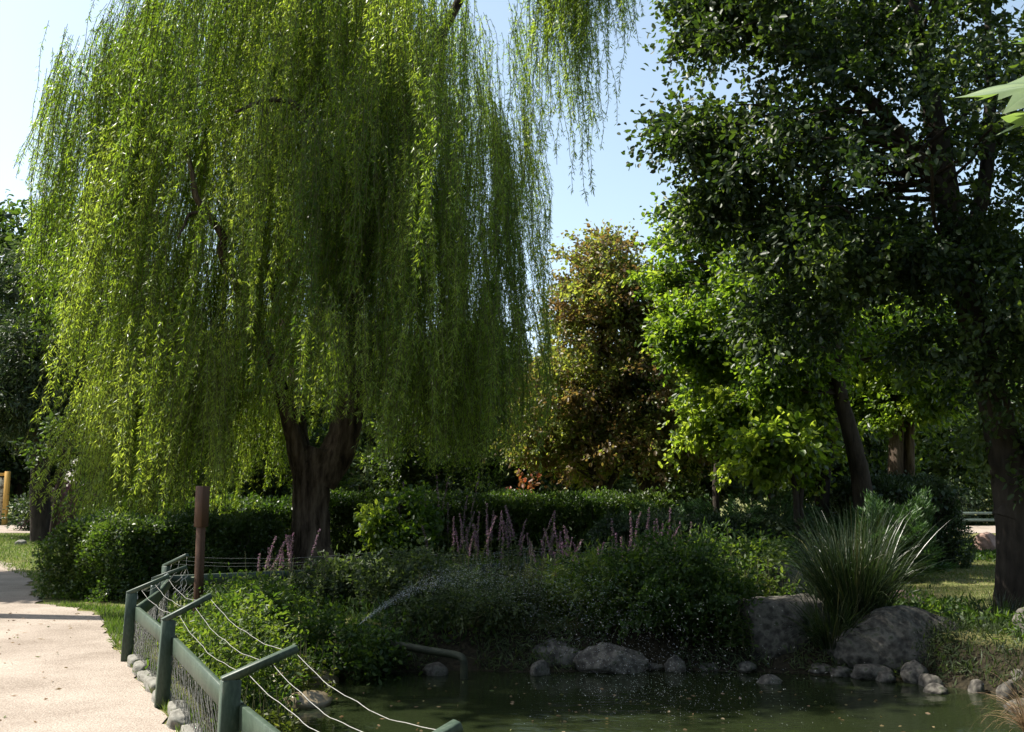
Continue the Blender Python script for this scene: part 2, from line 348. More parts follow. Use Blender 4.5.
# ------------------------------------------------------------------ tree builders
def limb(b, p0, p1, r0, r1, sag=.15, k=9, n=6, wob=.06):
    p0, p1 = np.asarray(p0, float), np.asarray(p1, float); d = p1-p0; l = np.linalg.norm(d)
    m1 = p0+d*.35+V(0,0,1)*l*sag+rng.normal(size=3)*l*wob; m2 = p0+d*.7+V(0,0,1)*l*sag*.7+rng.normal(size=3)*l*wob
    pts = spline([p0, m1, m2, p1], max(2, k//3)); b.tube(pts, interp_r([r0, r0*.7+r1*.3, r0*.35+r1*.65, r1], len(pts)), n)
    return pts
def clump_points(blobs, n, shell=.45, gap=0.0, gs=1.5):
    wts = np.array([q[2] for q in blobs], float); wts /= wts.sum(); n0 = n; n = int(n*(1+2.5*gap))
    k = rng.choice(len(blobs), n, p=wts)
    c = np.array([q[0] for q in blobs], float)[k]; r = np.array([q[1] for q in blobs], float); r = np.broadcast_to(r.reshape(len(blobs), -1), (len(blobs), 3))[k]
    p = c + unit(rng.normal(size=(n, 3)))*r*(shell+(1-shell)*rng.random((n, 1))**.6) + rng.normal(size=(n, 3))*r*.16
    if gap:                                              # open pockets in the crown
        f = np.zeros(n)
        for _ in range(5):
            kk = rng.normal(size=3)*gs; f += np.sin(p@kk+rng.random()*6.28)
        p = p[np.argsort(-(f+.5*rng.normal(size=n)))[:n0]]; rng.shuffle(p)
    return p
def crown_leaves(b, cl, per, cr, L, W, droop=.3, flat=.7, tvar=.2, ttrend=None, out=1.0, cen=None):
    """each clump is a handful of short twigs, the leaves sit along them"""
    n = len(cl); nt_ = 7; m = max(3, per//nt_)
    c0 = cl.mean(0) if cen is None else cen
    od = unit(cl-c0)
    tw = unit(rng.normal(size=(n, nt_, 3))*V(1,1,flat)+.65*od[:, None])
    tl = cr*(.6+.9*rng.random((n, nt_)))*(.75+.5*rng.random((n, 1)))
    u = .12+.88*rng.random((n, nt_, m))
    p = cl[:, None, None]+tw[:, :, None]*(tl[:, :, None]*u)[..., None]*1.15+rng.normal(size=(n, nt_, m, 3))*.055*cr/.42
    p[..., 2] -= droop*.35*cr*u**2
    d = tw[:, :, None]*.7*out+rng.normal(size=p.shape)*.62+V(0, 0, -droop)
    ct = rng.random(n)*.75
    if ttrend is not None: ct = ct+ttrend(cl)
    t = np.clip(ct[:, None, None]+rng.normal(size=(n, nt_, 1))*.1+rng.normal(size=p.shape[:3])*tvar, 0, 1).ravel()
    p = p.reshape(-1, 3); d = d.reshape(-1, 3); s = .65+.7*rng.random(len(p))
    return b.hexleaves(p, d, L*s, W*s, t)
def tree(name, label, cat, base, trunk, radii, blobs, ncl, per, cr, L, W, mat, bark='barkdark', seed=1, nb=40, droop=.3, flat=.7, group=None, ttrend=None, extra=None, wob=.05, shell=.45, start=.35, gap=.25, gs=1.6):
    reseed(seed)
    t = thing(name, label, cat, base, group)
    wd = MB(); tp = spline(trunk, 7); wd.tube(tp, interp_r(radii, len(tp)), 12, wob=wob)
    for e, rr in (extra or []):
        ep = spline(e, 7); wd.tube(ep, interp_r(rr, len(ep)), 9, wob=wob); tp = np.concatenate([tp, ep])
    cl = clump_points(blobs, ncl, shell, gap, gs)
    lo = int(len(tp)*start)
    for q in cl[:nb]:
        cand = tp[lo:]; dz = q[2]-cand[:, 2]; dist = np.linalg.norm(cand-q, axis=1)+np.where(dz < 0, 3*abs(dz), 0)
        s = cand[np.argmin(dist)]; l = np.linalg.norm(q-s)
        limb(wd, s, q, min(.010+.014*l, .042), .005, .08, 9, 5)
    wd.build('trunk', M[bark], t, smooth=True)
    lf = MB(); crown_leaves(lf, cl, per, cr, L, W, droop, flat, ttrend=ttrend)
    lf.build('crown', mat, t)
    return t

# ------------------------------------------------------------------ the weeping willow
def willow():
    reseed(11)
    base = G(313, 578); D = base[1]
    t = thing('willow_tree', 'large weeping willow with thick forked trunk and long yellow green hanging strands', 'tree', base)
    q = lambda px, py, dy=0: P(px, py, D+dy)
    wd = MB()
    tr = spline([base+V(0,0,-.15), q(311,545), q(311,510), q(313,475), q(322,450)], 7)
    wd.tube(tr, interp_r([.56,.37,.325,.35,.30], len(tr)), 22, wob=.08)
    for pts, rr in (([q(318,480), q(340,445), q(350,400), q(352,330), q(346,240), q(352,150), q(362,40), q(360,-60)], [.34,.30,.25,.19,.15,.12,.09,.04]),
                    ([q(312,485), q(299,455,-.1), q(292,430,-.2), q(272,360,-.6), q(245,300,-.9)], [.30,.20,.15,.11,.085]),
                    ([q(305,470,.2), q(300,430,.4), q(290,350,1.2), q(262,250,2.2), q(235,120,2.8), q(200,20,3)], [.18,.13,.10,.08,.06,.03]),
                    ([q(350,410), q(380,330,.3), q(430,240,.8), q(448,180,1), q(452,150,1.1)], [.17,.14,.1,.07,.04]),
                    ([q(440,215,.9), q(455,193,.8), q(485,184,.6)], [.06,.045,.02]),
                    ([q(350,330), q(380,200,-1.2), q(430,60,-1.9), q(500,-60,-2.4), q(590,-110,-2.8), q(660,-90,-3)], [.15,.12,.09,.07,.045,.02]),
                    ([q(346,260), q(330,170,-1.4), q(300,110,-2), q(270,100,-2.6), q(235,112,-3)], [.1,.08,.06,.04,.02]),
                    ([q(350,180), q(320,60,.5), q(270,-40,.3), q(200,-60,0), q(140,-20,-.2)], [.1,.08,.06,.04,.02])):
        pp = spline(pts, 8); wd.tube(pp, interp_r(rr, len(pp)), 10, wob=.07)
    wd.build('trunk', M['bark'], t, smooth=True)
    lb = MB(); pp = spline([q(246,302,-.9), q(232,275,-1.3), q(222,252,-1.6), q(224,238,-1.8), q(208,214,-2.0), q(196,196,-2.2), q(192,172,-2.3), q(178,120,-2.2), q(170,80,-2)], 6)
    lb.tube(pp, interp_r([.085,.075,.07,.07,.055,.05,.04,.03,.015], len(pp)), 9, wob=.08)
    pp = spline([q(206,212,-2), q(190,214,-2.3), q(184,226,-2.5), q(178,238,-2.6)], 5); lb.tube(pp, interp_r([.04,.03,.022,.01], len(pp)), 6)
    o = lb.build('branch', M['bark'], t, smooth=True)
    # strands: clusters on a dome, each cluster a curtain of hanging shoots
    cx, cy = base[0]+.05, D
    C = []                      # start x,y,z, outward direction, length, tint, sprays
    boughs = []
    def bough(n_, r0, r1, z0, z1, b0, b1, ph):
        for i_ in range(n_):
            a = ph+i_*2*np.pi/n_+rng.normal()*.22; r = r0+(r1-r0)*rng.random()
            boughs.append((cx+r*math.cos(a), cy+r*math.sin(a)*.95, z0+(z1-z0)*rng.random(), b0+(b1-b0)*rng.random(), math.cos(a)*r/3.2, math.sin(a)*r/3.2))
    bough(8, .4, 2.2, 11.2, 13.2, 1.1, 1.7, .3)
    bough(12, 2.7, 3.3, 9.0, 11.6, 1.0, 1.5, .1)
    bough(12, 2.6, 3.4, 6.3, 8.4, .9, 1.4, .35)
    bough(12, 2.2, 3.7, 4.2, 5.4, .7, 1.1, .1)
    bough(4, .8, 1.8, 6.5, 9.0, 1.0, 1.5, .7)
    boughs += [(q(150,250,-.6)[0], D-.6, 6.2, 1.0, -.6, 0), (q(150,330,.4)[0], D+.4, 4.9, 1.0, -.6, 0), (q(160,350,-1.2)[0], D-1.2, 4.6, 1.0, -.6, -.2), (q(118,130,.2)[0], D+.2, 9.4, 1.1, -.7, 0), (q(105,110,-1)[0], D-1, 9.6, .9, -.7, 0), (q(112,200,1)[0], D+1, 8.0, 1.0, -.6, 0),
               (q(180,370,-2)[0], D-2, 4.3, 1.2, -.6, -.5), (q(140,400,1)[0], D+1, 4.0, .8, -.6, .1), (q(170,60,0)[0], D, 10.4, 1.2, -.6, 0),
               (q(478,40,.2)[0], D+.2, 11.2, 1.0, .4, 0), (q(478,140,-.8)[0], D-.8, 8.9, 1.0, .4, -.2), (q(480,120,1)[0], D+1, 9.3, 1.0, .4, .2)]
    BT = []
    for (x, y, z, rb, ox, oy) in boughs:
        bt = .04+.75*rng.random()
        for _ in range(int(11.5*rb**1.3)+3):
            a = rng.random()*2*np.pi; rho = rb*rng.random()**.5
            C.append((x+rho*math.cos(a), y+rho*math.sin(a), z-.42*rho**2/rb+.12*rng.normal(), .6*ox+.5*math.cos(a), .6*oy+.5*math.sin(a), 1.6+3.4*rng.random())); BT.append(bt+.10*rng.normal())
    nmain = len(C)
    # the long limb that reaches out over the pond, above the frame
    for _ in range(95):
        u = rng.random(); p = q(530+105*u**.9, -60-40*u+rng.normal()*14, -2.4-.6*u+rng.normal()*.25)
        C.append((p[0], p[1], p[2]+rng.random()*.5, .4, -.1, (3.9-2.3*u)*(.45+.75*rng.random())))
    nlimb = 95
    # sparse tip at the upper left
    for _ in range(16):
        u = rng.random(); p = q(48+70*u, 62-30*u+rng.normal()*5, -.3+rng.normal()*.4)
        C.append((p[0], p[1], p[2], -.5, 0, 1.2+2.2*rng.random()))
    P0, DD, TT = [], [], []; ribs = MB(); lf = MB()
    for ci, (x, y, z, ox, oy, ln) in enumerate(C):
        thin = ci >= nmain+nlimb
        ns = 2 if thin else rng.integers(7, 14)
        ct = BT[ci] if ci < nmain else .45
        ctilt = .11*rng.normal()-.03; cph = rng.random()*6; csz = .8+.4*rng.random()
        lim = nmain <= ci < nmain+nlimb
        if lim: ns = 5
        for _ in range(ns):
            st = V(x, y, z)+rng.normal(size=3)*V(.10, .10, .34)
            hem = 1.65+1.9*rng.random()**2-(.55 if rng.random() < .10 else 0)
            rx = st[0]-cx
            if rx > -.6: hem += .12+.22*min(1.5, max(0, rx+.6))
            if -1.1 < rx < 1.3 and st[1] < D+.4: hem = 2.75+1.0*rng.random()**1.5
            if rx < -1.6: hem -= .6
            L = ln*(.6+.55*rng.random())
            if not lim: L = min(L, st[2]-hem)
            if L < .5: continue
            k = max(5, int(L/.3)); u = np.linspace(0, 1, k)
            bow = .16*L**.5*(1-np.exp(-3*u))
            wind = -.05*L*u**1.6 if rx < 1 else -.01*L*u
            tl_ = ctilt*L*u
            px = st[0]+ox*bow+wind+tl_[:, None][:, 0]*1.0+.12*np.sin(u*5+cph+.6*rng.normal())*L*.25*u+.03*np.sin(u*L*5+rng.random()*6); py = st[1]+oy*bow+.04*np.sin(u*5+rng.random()*6)*L*.25
            pz = st[2]+.10*np.sin(np.minimum(u*7, np.pi))-L*u
            pts = np.stack([px, py, pz], -1)
            if not lim and ci < nmain:
                pj = (pts-V(0,0,EYE)); zc = pj[:, 1]*cp+pj[:, 2]*sp; ix = 512+F_PX*pj[:, 0]/zc; iy = 366-F_PX*(pj[:, 2]*cp-pj[:, 1]*sp)/zc
                win = ((ix > 183) & (ix < 236) & (iy > 165) & (iy < 320) & (pts[:, 1] < D-1.2)).any() or ((np.hypot((ix-462)/34, (iy-180)/40) < 1) & (pts[:, 1] < D+3)).any()
                if win and rng.random() < .62: continue
            m = int(L/.0255); uu = np.sort(rng.random(m))**.85*.99; uu = np.clip(uu+.018*np.sin(uu*L*9+cph*3), 0, 1)
            pos = np.stack([np.interp(uu, u, pts[:, c]) for c in range(3)], -1)
            az = rng.random(m)*2*np.pi
            d = np.stack([np.cos(az)*.7-.1, np.sin(az)*.7, np.full(m, -.75)], -1)+rng.normal(size=(m, 3))*.25
            P0.append(pos); DD.append(d); TT.append(np.clip(ct+.16*rng.normal(size=m)+.12*(uu-.5), 0, 1))
            wv = V(.004, .002, 0); a0 = pts-wv; a1 = pts+wv
            vv = np.stack([a0, a1], 1).reshape(-1, 3); ii = np.arange(k-1)*2
            ribs.add(vv, np.stack([ii, ii+1, ii+3, ii+2], -1), .9)
    P0, DD, TT = np.concatenate(P0), np.concatenate(DD), np.concatenate(TT)
    s = .75+.5*rng.random(len(P0))
    P0 = P0+unit(rng.normal(size=P0.shape))*V(1,1,.3)*(.045*rng.random((len(P0), 1))**2)
    lf.leaves(P0, DD, .092*s, .0152*s, TT, .12)
    cr = lf.build('crown', M['willow'], t)
    ribs.build('shoot', M['twig'], cr, loc=base)
    print('willow leaves', len(P0))
willow()

# ------------------------------------------------------------------ the dark tree on the right
def right_tree():
    D = 13.6; q = lambda px, py, dy=0: P(px, py, D+dy); base = G(1017, 612)
    B = lambda px, py, dy, r, wt=1: (q(px, py, dy), r, wt)
    blobs = [B(905,-60,0,(2.2,2.3,1.8),1.6), B(800,40,0,(1.6,2.0,1.4),1.1), B(742,10,.2,(.9,1.3,.6),.38), B(770,140,0,(1.15,1.6,1.1),.8), B(860,190,-.2,(1.5,1.9,1.5),1.2),
             B(980,150,0,(1.6,2.0,1.9),1.3), B(835,265,-.3,(1.1,1.5,.8),.6), B(985,320,-.4,(1.0,1.4,1.1),.65), B(1060,250,0,(1.5,1.8,1.9),.9), B(725,180,0,(.45,.6,.5),.12),
             B(700,140,0,(.42,.5,.20),.12), B(705,40,.1,(.45,.6,.3),.10), B(712,205,0,(.35,.5,.22),.07), B(1020,420,-.5,(.75,1.0,.6),.28), B(790,320,0,(.6,.9,.45),.15), B(1110,60,.5,(2,2,2.2),.7)]
    t = tree('oak_tree', 'tall dark leafed tree leaning left over the pond at the right edge', 'tree', base,
         [base+V(0,0,-.1), q(1016,560), q(1011,500), q(998,420), q(975,330), q(955,235), q(938,140), q(918,40), q(900,-90)], [.33,.245,.225,.21,.19,.17,.15,.11,.05],
         blobs, 900, 105, .44, .095, .052, M['dark'], 'barkdark', 21, 130, .25, .75, gap=.36, gs=2.4,
         extra=[([q(1010,520), q(1030,460), q(1052,380), q(1075,250), q(1090,100)], [.24,.21,.17,.12,.05]),
                ([q(962,270), q(985,180,.3), q(990,80,.5), q(985,-40,.6)], [.13,.1,.08,.03]),
                ([q(948,200), q(890,120,-.2), q(820,60,-.2), q(740,20,0), q(690,10,.1)], [.12,.09,.065,.04,.015])])
right_tree()

# ------------------------------------------------------------------ the trees across the middle
def simple(name, label, px, base_y, Yd, blobs, ncl, per, cr, L, W, mat, tr, rad, seed, bark='barkdark', **kw):
    q = lambda x, y, dy=0: P(x, y, Yd+dy)
    base = V(q(px, base_y)[0], Yd, 0)
    bl = [(q(x, y, dy), r, wt) for x, y, dy, r, wt in blobs]
    pts = [base+V(0,0,-.1)]+[q(*a) for a in tr]
    ex = kw.pop('ex', None)
    if ex: ex = [([q(*a) for a in e], rr) for e, rr in ex]
    return tree(name, label, 'tree', base, pts, rad, bl, ncl, per, cr, L, W, mat, bark, seed, extra=ex, **kw)

simple('maple_tree', 'bronze and green leafed tree tapering to a loose top beside the willow', 595, 549, 28,
       [(606,268,0,(1.05,1.1,.95),.7),(606,325,0,(1.6,1.6,1.1),1.0),(575,390,0,(1.5,1.6,1.3),1.0),(655,385,0,(1.7,1.7,1.3),1.1),(610,440,0,(2.1,1.8,.9),.9),(545,430,0,(1.1,1.2,1.0),.5),(665,310,0,(1.1,1.2,.9),.6),(600,300,0,(1.2,1.2,.8),.5),(690,430,0,(1.1,1.2,.7),.4)],
       620, 98, .55, .115, .07, M['maple'], [(594,510),(592,440),(600,360),(606,240)], [.14,.12,.10,.07,.02], 31, nb=80,
       ex=[([(594,520),(612,480),(640,430),(660,380)],[.10,.08,.06,.02])], gap=.04, ttrend=lambda c: np.where(rng.random(len(c)) < .38, .38, .03))
simple('leafy_tree', 'bright green leafy tree with a thin straight stem behind the junipers', 717, 562, 22.5,
       [(690,245,.4,(1.0,1.2,.8),.7),(740,270,.4,(1.1,1.3,1.2),.8),(700,330,0,(1.0,1.1,.9),.7),(745,400,-.3,(1.2,1.2,.9),.9),(715,440,-.6,(.75,.7,.55),.4),(790,430,-.3,(.9,1.0,.8),.6),(660,270,.4,(.5,.6,.5),.2)],
       520, 84, .40, .12, .075, M['bright'], [(717,520),(716,480),(722,430),(730,340),(720,240)], [.085,.075,.075,.065,.05,.02], 32, nb=70, ttrend=lambda c: np.where(c[:, 2] < 4.6, .3, 0))
simple('leaning_tree', 'tree with bare dark trunk leaning left above the tall grass clump', 868, 560, 20.5,
       [(800,330,0,(1.3,1.4,1.1),1),(850,280,.4,(1.4,1.5,1.2),1),(770,300,.5,(1.0,1.2,.9),.7),(772,378,0,(.6,.7,.4),.25)],
       420, 84, .42, .11, .065, M['bright'], [(862,490),(852,440),(838,385),(832,320),(820,250)], [.22,.19,.16,.14,.11,.04], 33, nb=60, ttrend=lambda c: -.12+0*c[:, 2])
simple('twin_stemmed_tree', 'tree with two pale straight stems behind the dark clipped bush', 897, 560, 25,
       [(900,340,0,(1.6,1.5,1.2),1),(930,380,-.3,(1.2,1.2,.9),.8),(870,390,0,(1.2,1.2,.7),.7),(930,300,.4,(1.5,1.5,1.3),.6)],
       380, 70, .45, .13, .075, M['bright'], [(896,480),(897,430),(900,380),(905,300)], [.20,.18,.16,.14,.05], 34, nb=60, bark='bark',
       ex=[([(907,555),(909,480),(910,420),(918,330)],[.16,.14,.12,.04])])
simple('broadleaf_tree', 'tree with a stout dark trunk standing left of the leaning trunk', 822, 560, 22,
       [(785,395,0,(1.0,1.0,.6),1),(750,420,.3,(.8,.9,.5),.6),(880,350,.8,(1.0,1.0,.6),.6)],
       190, 60, .42, .15, .09, M['bright'], [(822,500),(827,455),(834,420),(840,370)], [.17,.155,.14,.11,.04], 35, nb=40, ttrend=lambda c: .1+0*c[:, 2])
simple('forked_sapling', 'slim dark sapling forking low down in front of the stout trunk', 795, 560, 20,
       [(780,440,0,(.6,.6,.4),1),(752,452,0,(.5,.5,.35),.5)],
       80, 48, .36, .15, .10, M['bright'], [(797,520),(795,488),(788,460)], [.08,.07,.06,.02], 36, nb=20,
       ex=[([(803,530),(801,500),(806,470),(815,430)],[.05,.045,.035,.012])], ttrend=lambda c: .35+0*c[:, 2])
simple('shade_tree', 'tree with a heavy forking dark trunk beyond the bronze leafed tree', 655, 545, 30,
       [(650,400,.5,(2.2,2.0,1.4),1),(690,430,0,(1.6,1.6,1.0),.7),(600,420,.5,(1.8,1.6,1.2),.7)],
       420, 60, .55, .17, .11, M['dark'], [(652,505),(655,470),(662,440),(668,380)], [.42,.36,.32,.26,.1], 37, nb=50,
       ex=[([(652,498),(640,470),(628,440),(615,400)],[.24,.2,.16,.06])])

# left side
simple('cedar_tree', 'tall dark conifer with layered drooping boughs at the left edge', 42, 540, 33,
       [(60,225,0,(.5,.5,1.0),.25),(50,290,0,(1.5,1.5,1.2),.9),(45,350,0,(2.1,2.0,1.2),1.2),(40,405,0,(2.3,2.2,.9),1.2),(85,330,.6,(1.3,1.5,1.6),.7)],
       620, 85, .55, .20, .045, M['conifer'], [(40,480),(44,400),(52,300),(62,200)], [.36,.32,.26,.16,.03], 41, nb=90, droop=.5, flat=.28)
simple('round_crowned_tree', 'dense dark tree filling the left border behind the cedar', -40, 540, 37,
       [(-20,270,0,(2.2,2.2,2.2),1),(-10,360,0,(2.4,2.4,1.8),1),(100,340,2,(2.2,2,2.6),1)],
       420, 75, .6, .19, .12, M['hedge'], [(-38,450),(-30,350),(-20,260)], [.35,.3,.25,.06], 42, nb=50)
reseed(43)
simple('young_tree', 'slender young tree leaning right at the end of the clipped hedge', 50, 549, 26,
       [(66,438,0,(.55,.55,.35),1),(44,452,0,(.4,.4,.25),.5),(84,420,0,(.4,.4,.35),.4)],
       20, 30, .34, .14, .08, M['dark'], [(55,510),(62,470),(70,420)], [.085,.08,.07,.05], 43, nb=16)

# off to the left of the frame: the tree whose shade lies across the path
tree('roadside_tree', 'broad tree left of the sandy path that shades its bend', 'tree', (-14,19.2,0),
     [(-14,19.2,-.1),(-13.9,19.2,2.5),(-13.7,19.1,5),(-13.6,19.1,8)], [.32,.28,.22,.06],
     [(V(-12.6,17.9,6.6),(1.6,1.5,1.3),1),(V(-13.6,20.4,7.0),(1.7,1.8,1.4),1),(V(-14.6,18.6,8.0),(1.8,1.8,1.5),.6)], 420, 84, .6, .17, .11, M['dark'], seed=44, nb=40)

tree('roadside_tree', 'unseen tall tree added left of the sandy path to shade the pond bank', 'tree', (-11.6,14.2,0),  # added out of view, its crown placed to dapple the bank with shade
     [(-11.6,14.2,-.1),(-11.5,14.2,3),(-11.0,14.3,7),(-9.4,14.3,11.5)], [.34,.28,.22,.06],
     [(V(-8.9,13.6,11.4),(1.5,1.5,1.2),1),(V(-10.2,14.6,12.4),(1.7,1.5,1.3),.8),(V(-7.4,14.0,12.8),(1.5,1.4,1.3),.7)], 150, 84, .6, .17, .11, M['dark'], seed=45, nb=40, gap=.4)
# plane trees, suggested by the near twig, added unseen to cut the sky light
def planes():
    p = tree('added_plane_tree', 'unseen plane tree added behind the viewpoint to cut sky light', 'tree', (7.5,-4,0), [(7.5,-4,-.2),(7.5,-4,2.5),(7.3,-3.8,5),(7,-3.6,9)], [.35,.3,.25,.08],
         [(V(7,-3.8,6.5),(3.6,3.2,2.4),1),(V(5,-4.5,8.5),(3,3,2),.7),(V(9,-4,4.2),(2.6,2.6,1.5),.6)], 500, 56, .7, .26, .2, M['dark'], seed=46, nb=40, group='added plane trees behind the viewpoint')
    for x, y, r in ((-1.5,-9,1.1), (-8,-10,2.5), (14,2.5,3.6), (3,-11,4.4)):
        o = p.copy(); S.collection.objects.link(o); o.location = (x, y, 0); o.rotation_euler = (0, 0, r)
        for ch in p.children:
            c = ch.copy(); S.collection.objects.link(c); c.parent = o
planes()

# the wood behind everything
def wood():
    kinds = [('dark', .15), ('bright', .12), ('hedge', .12)]
    lab = ['dark green broad tree in the far wood beyond the cross path', 'fresh green broad tree in the far wood beyond the cross path', 'olive green broad tree in the far wood beyond the cross path']
    protos = []
    for k, (mt, _) in enumerate(kinds):
        reseed(60+k)
        protos.append(tree('woodland_tree', lab[k], 'tree', (0,0,0), [(0,0,-.1),(0,.1,2),(.1,0,4.5),(0,.1,8)], [.3,.26,.2,.05],
             [(V(0,0,5.6),(2.9,2.9,2.2),1),(V(.8,.3,8),(2.1,2.1,1.7),.6),(V(-1.2,-.4,3.4),(2.1,2.0,1.4),.6),(V(1.6,-.4,3.0),(1.8,1.8,1.3),.5)], 420, 60, .72, .24, .15, M[mt], seed=60+k, nb=40, group='trees of the far wood'))
    spots = []
    reseed(70)
    for x in np.arange(-40, 44, 4.6):
        for row in range(2):
            spots.append((x+rng.normal()*1.1+row*2.2, 53+row*6+rng.normal()*1.2, .85+.35*rng.random()))
    spots += [(-7.5,33,.62), (-2.5,36,.7), (10.5,33,.72),  (1.5,37,.66), (6.3,35,.7)]
    for i, (x, y, s) in enumerate(spots):
        k = i if i < 3 else (int(rng.integers(0, 3)) if y > 50 else 0)  # nearer trees take the dark leaf colour to stand in for shade
        src = protos[k]
        if i < 3: o = src
        else:
            o = src.copy(); S.collection.objects.link(o)
            for ch in src.children:
                c = ch.copy(); S.collection.objects.link(c); c.parent = o
        o.location = (x, y, 0); o.scale = (s, s, s*(.9+.2*rng.random())); o.rotation_euler = (0, 0, rng.random()*6.28)
wood()

# ------------------------------------------------------------------ hedges, shrubs
def hedge(name, label, c, ax, half, h, n, mat, seed, L=.05, W=.03, round_=.25, group=None, thick=.16, cat='hedge'):
    """clipped hedge: twiggy core and a shell of leaves; c ground centre, ax unit long direction"""
    reseed(seed); c = np.asarray(c, float); ax = unit(np.asarray(ax, float)); ay = V(-ax[1], ax[0], 0); ax = V(ax[0], ax[1], 0)
    t = thing(name, label, cat, c, group)
    hx, hy = half
    areas = np.array([4*hx*hy, 2*hx*h, 2*hx*h, 2*hy*h, 2*hy*h]); f = rng.choice(5, n, p=areas/areas.sum())
    u, v = rng.random(n)*2-1, rng.random(n)
    loc = np.zeros((n, 3)); nr = np.zeros((n, 3))
    for k in range(5):
        m = f == k
        if k == 0: loc[m] = np.stack([u[m]*hx, (v[m]*2-1)*hy, np.full(m.sum(), h)], -1); nr[m] = (0,0,1)
        elif k < 3: s = 1 if k == 1 else -1; loc[m] = np.stack([u[m]*hx, np.full(m.sum(), s*hy), v[m]*h], -1); nr[m] = (0,s,0)
        else: s = 1 if k == 3 else -1; loc[m] = np.stack([np.full(m.sum(), s*hx), u[m]*hy, v[m]*h], -1); nr[m] = (s,0,0)
    # round the shoulders, add lumps
    tt = smooth(h*(1-round_*1.6), h*1.02, loc[:, 2]); loc[:, 0] -= np.sign(loc[:, 0])*tt*round_*.6*np.abs(loc[:, 0]/hx)**2; loc[:, 1] -= np.sign(loc[:, 1])*tt*round_*.8*np.abs(loc[:, 1]/hy)**2
    loc[:, 2] -= (np.abs(loc[:, 1]/hy)**3)*round_*.4*(loc[:, 2] > h*.9)
    lump = .09*np.sin(loc[:, 0]*3.1+seed)*np.sin(loc[:, 1]*3.7+1)+.07*np.sin(loc[:, 0]*7.3+2)*np.sin(loc[:, 2]*6.1+seed)+.05*np.sin(loc[:, 1]*8+loc[:, 2]*5)
    loc += nr*(lump-thick*rng.random(n)**1.5+.05*rng.normal(size=n))[:, None]
    loc[:, 2] = np.maximum(loc[:, 2], .03)
    p = c+loc[:, :1]*ax+loc[:, 1:2]*ay+V(0,0,1)*loc[:, 2:]
    nw = nr[:, :1]*ax+nr[:, 1:2]*ay+V(0,0,1)*nr[:, 2:]
    d = nw*.7+V(0,0,.35)+rng.normal(size=(n, 3))*.6
    s = .65+.7*rng.random(n)
    tint = np.clip(.35+.35*np.sin(loc[:, 0]*2.3+seed)*np.sin(loc[:, 1]*2.9+loc[:, 2]*2.2)+.24*rng.normal(size=n), 0, 1)
    b = MB(); b.leaves(p, d, L*s, W*s, tint); b.build('foliage', mat, t)
    wd = MB()
    for _ in range(int(40*hx*hy)+30):
        x, y = (rng.random()*2-1)*hx*.85, (rng.random()*2-1)*hy*.8
        p0 = c+ax*x+ay*y; 
        for _ in range(3):
            p1 = c+ax*np.clip(x+rng.normal()*.35, -hx*.86, hx*.86)+ay*np.clip(y+rng.normal()*.35, -hy*.84, hy*.84)+V(0,0,h*(.5+.42*rng.random()))
            limb(wd, p0, p1, .016, .005, .05, 6, 4)
    # inner leaves keep the hedge opaque
    m = n//4
    q = np.stack([(rng.random(m)*2-1)*hx*.9, (rng.random(m)*2-1)*hy*.85, rng.random(m)*h*.9], -1)
    ib = MB(); ib.leaves(c+q[:, :1]*ax+q[:, 1:2]*ay+V(0,0,1)*q[:, 2:], rng.normal(size=(m, 3)), L*2.2, W*3.2, rng.random(m)*.3); 
    wd.build('branch', M['barkdark'], t); ib.build('inner_foliage', mat, t)
    return t
a0, a1 = V(-5.8,14.9,0), V(-4.2,19.0,0); ax = unit(a1-a0); ay = V(-ax[1], ax[0], 0)
hedge('clipped_hedge', 'clipped box hedge whose leafy end meets the sandy path', (a0+a1)/2+ay*.72, ax, (2.25,.72), 1.12, 52000, M['hedge'], 81, .05, .032)
hedge('clipped_hedge', 'long trimmed hedge with sunlit top running behind the willow trunk', V(-.4,22.6,0), V(1,.04,0), (3.9,.9), 1.47, 72000, M['hedge'], 82, .065, .036)
hedge('clipped_hedge', 'dark tall block shaped bush left of the sunny lawn', V(8.3,22.0,0), V(1,.1,0), (1.15,1.1), 1.85, 38000, M['conifer'], 83, .06, .03, .5, cat='bush')
hedge('clipped_hedge', 'low hedge beyond the brown pole in the willow shade', V(-6.7,25,0), V(1,0,0), (3.6,.8), 1.35, 30000, M['hedge'], 84, .075, .05)
hedge('clipped_hedge', 'dark low hedge between the bronze leafed tree and the thin stem', V(3.6,20.3,0), V(1,-.05,0), (1.9,.6), 1.05, 26000, M['conifer'], 85, .06, .035)

M['herb_b'] = leafmat('bank_leaf_grey', [(.030,.042,.020),(.055,.075,.032),(.09,.11,.05)], [(.06,.10,.02),(.12,.19,.03),(.22,.3,.05)], .3, .55, .2)
M['herb_c'] = leafmat('bank_leaf_olive', [(.035,.045,.012),(.065,.080,.018),(.11,.115,.035)], [(.08,.12,.012),(.18,.24,.02),(.32,.36,.04)], .38, .5, .25)
def bush(name, label, c, r, ncl, per, cr, L, W, mat, seed, cat='shrub', group=None, stemmat='stem', droop=.0, flat=.8, ttrend=None, nstem=22, shell=.35):
    reseed(seed); c = np.asarray(c, float); c[2] = float(gz(c[0], c[1]))-.02; r = np.asarray(r, float)
    t = thing(name, label, cat, c, group)
    cl = clump_points([(c+V(0,0,r[2]*.92), r, 1)], ncl, shell); cl = cl[cl[:, 2] > c[2]+.04]
    b = MB(); crown_leaves(b, cl, per, cr, L, W, droop, flat, ttrend=ttrend); b.build('foliage', mat, t)
    s = MB()
    for q in cl[:nstem]: limb(s, c+rng.normal(size=3)*V(.25*r[0], .25*r[1], 0), q, .012, .004, .12, 6, 4)
    s.build('stem', M[stemmat], t)
    return t
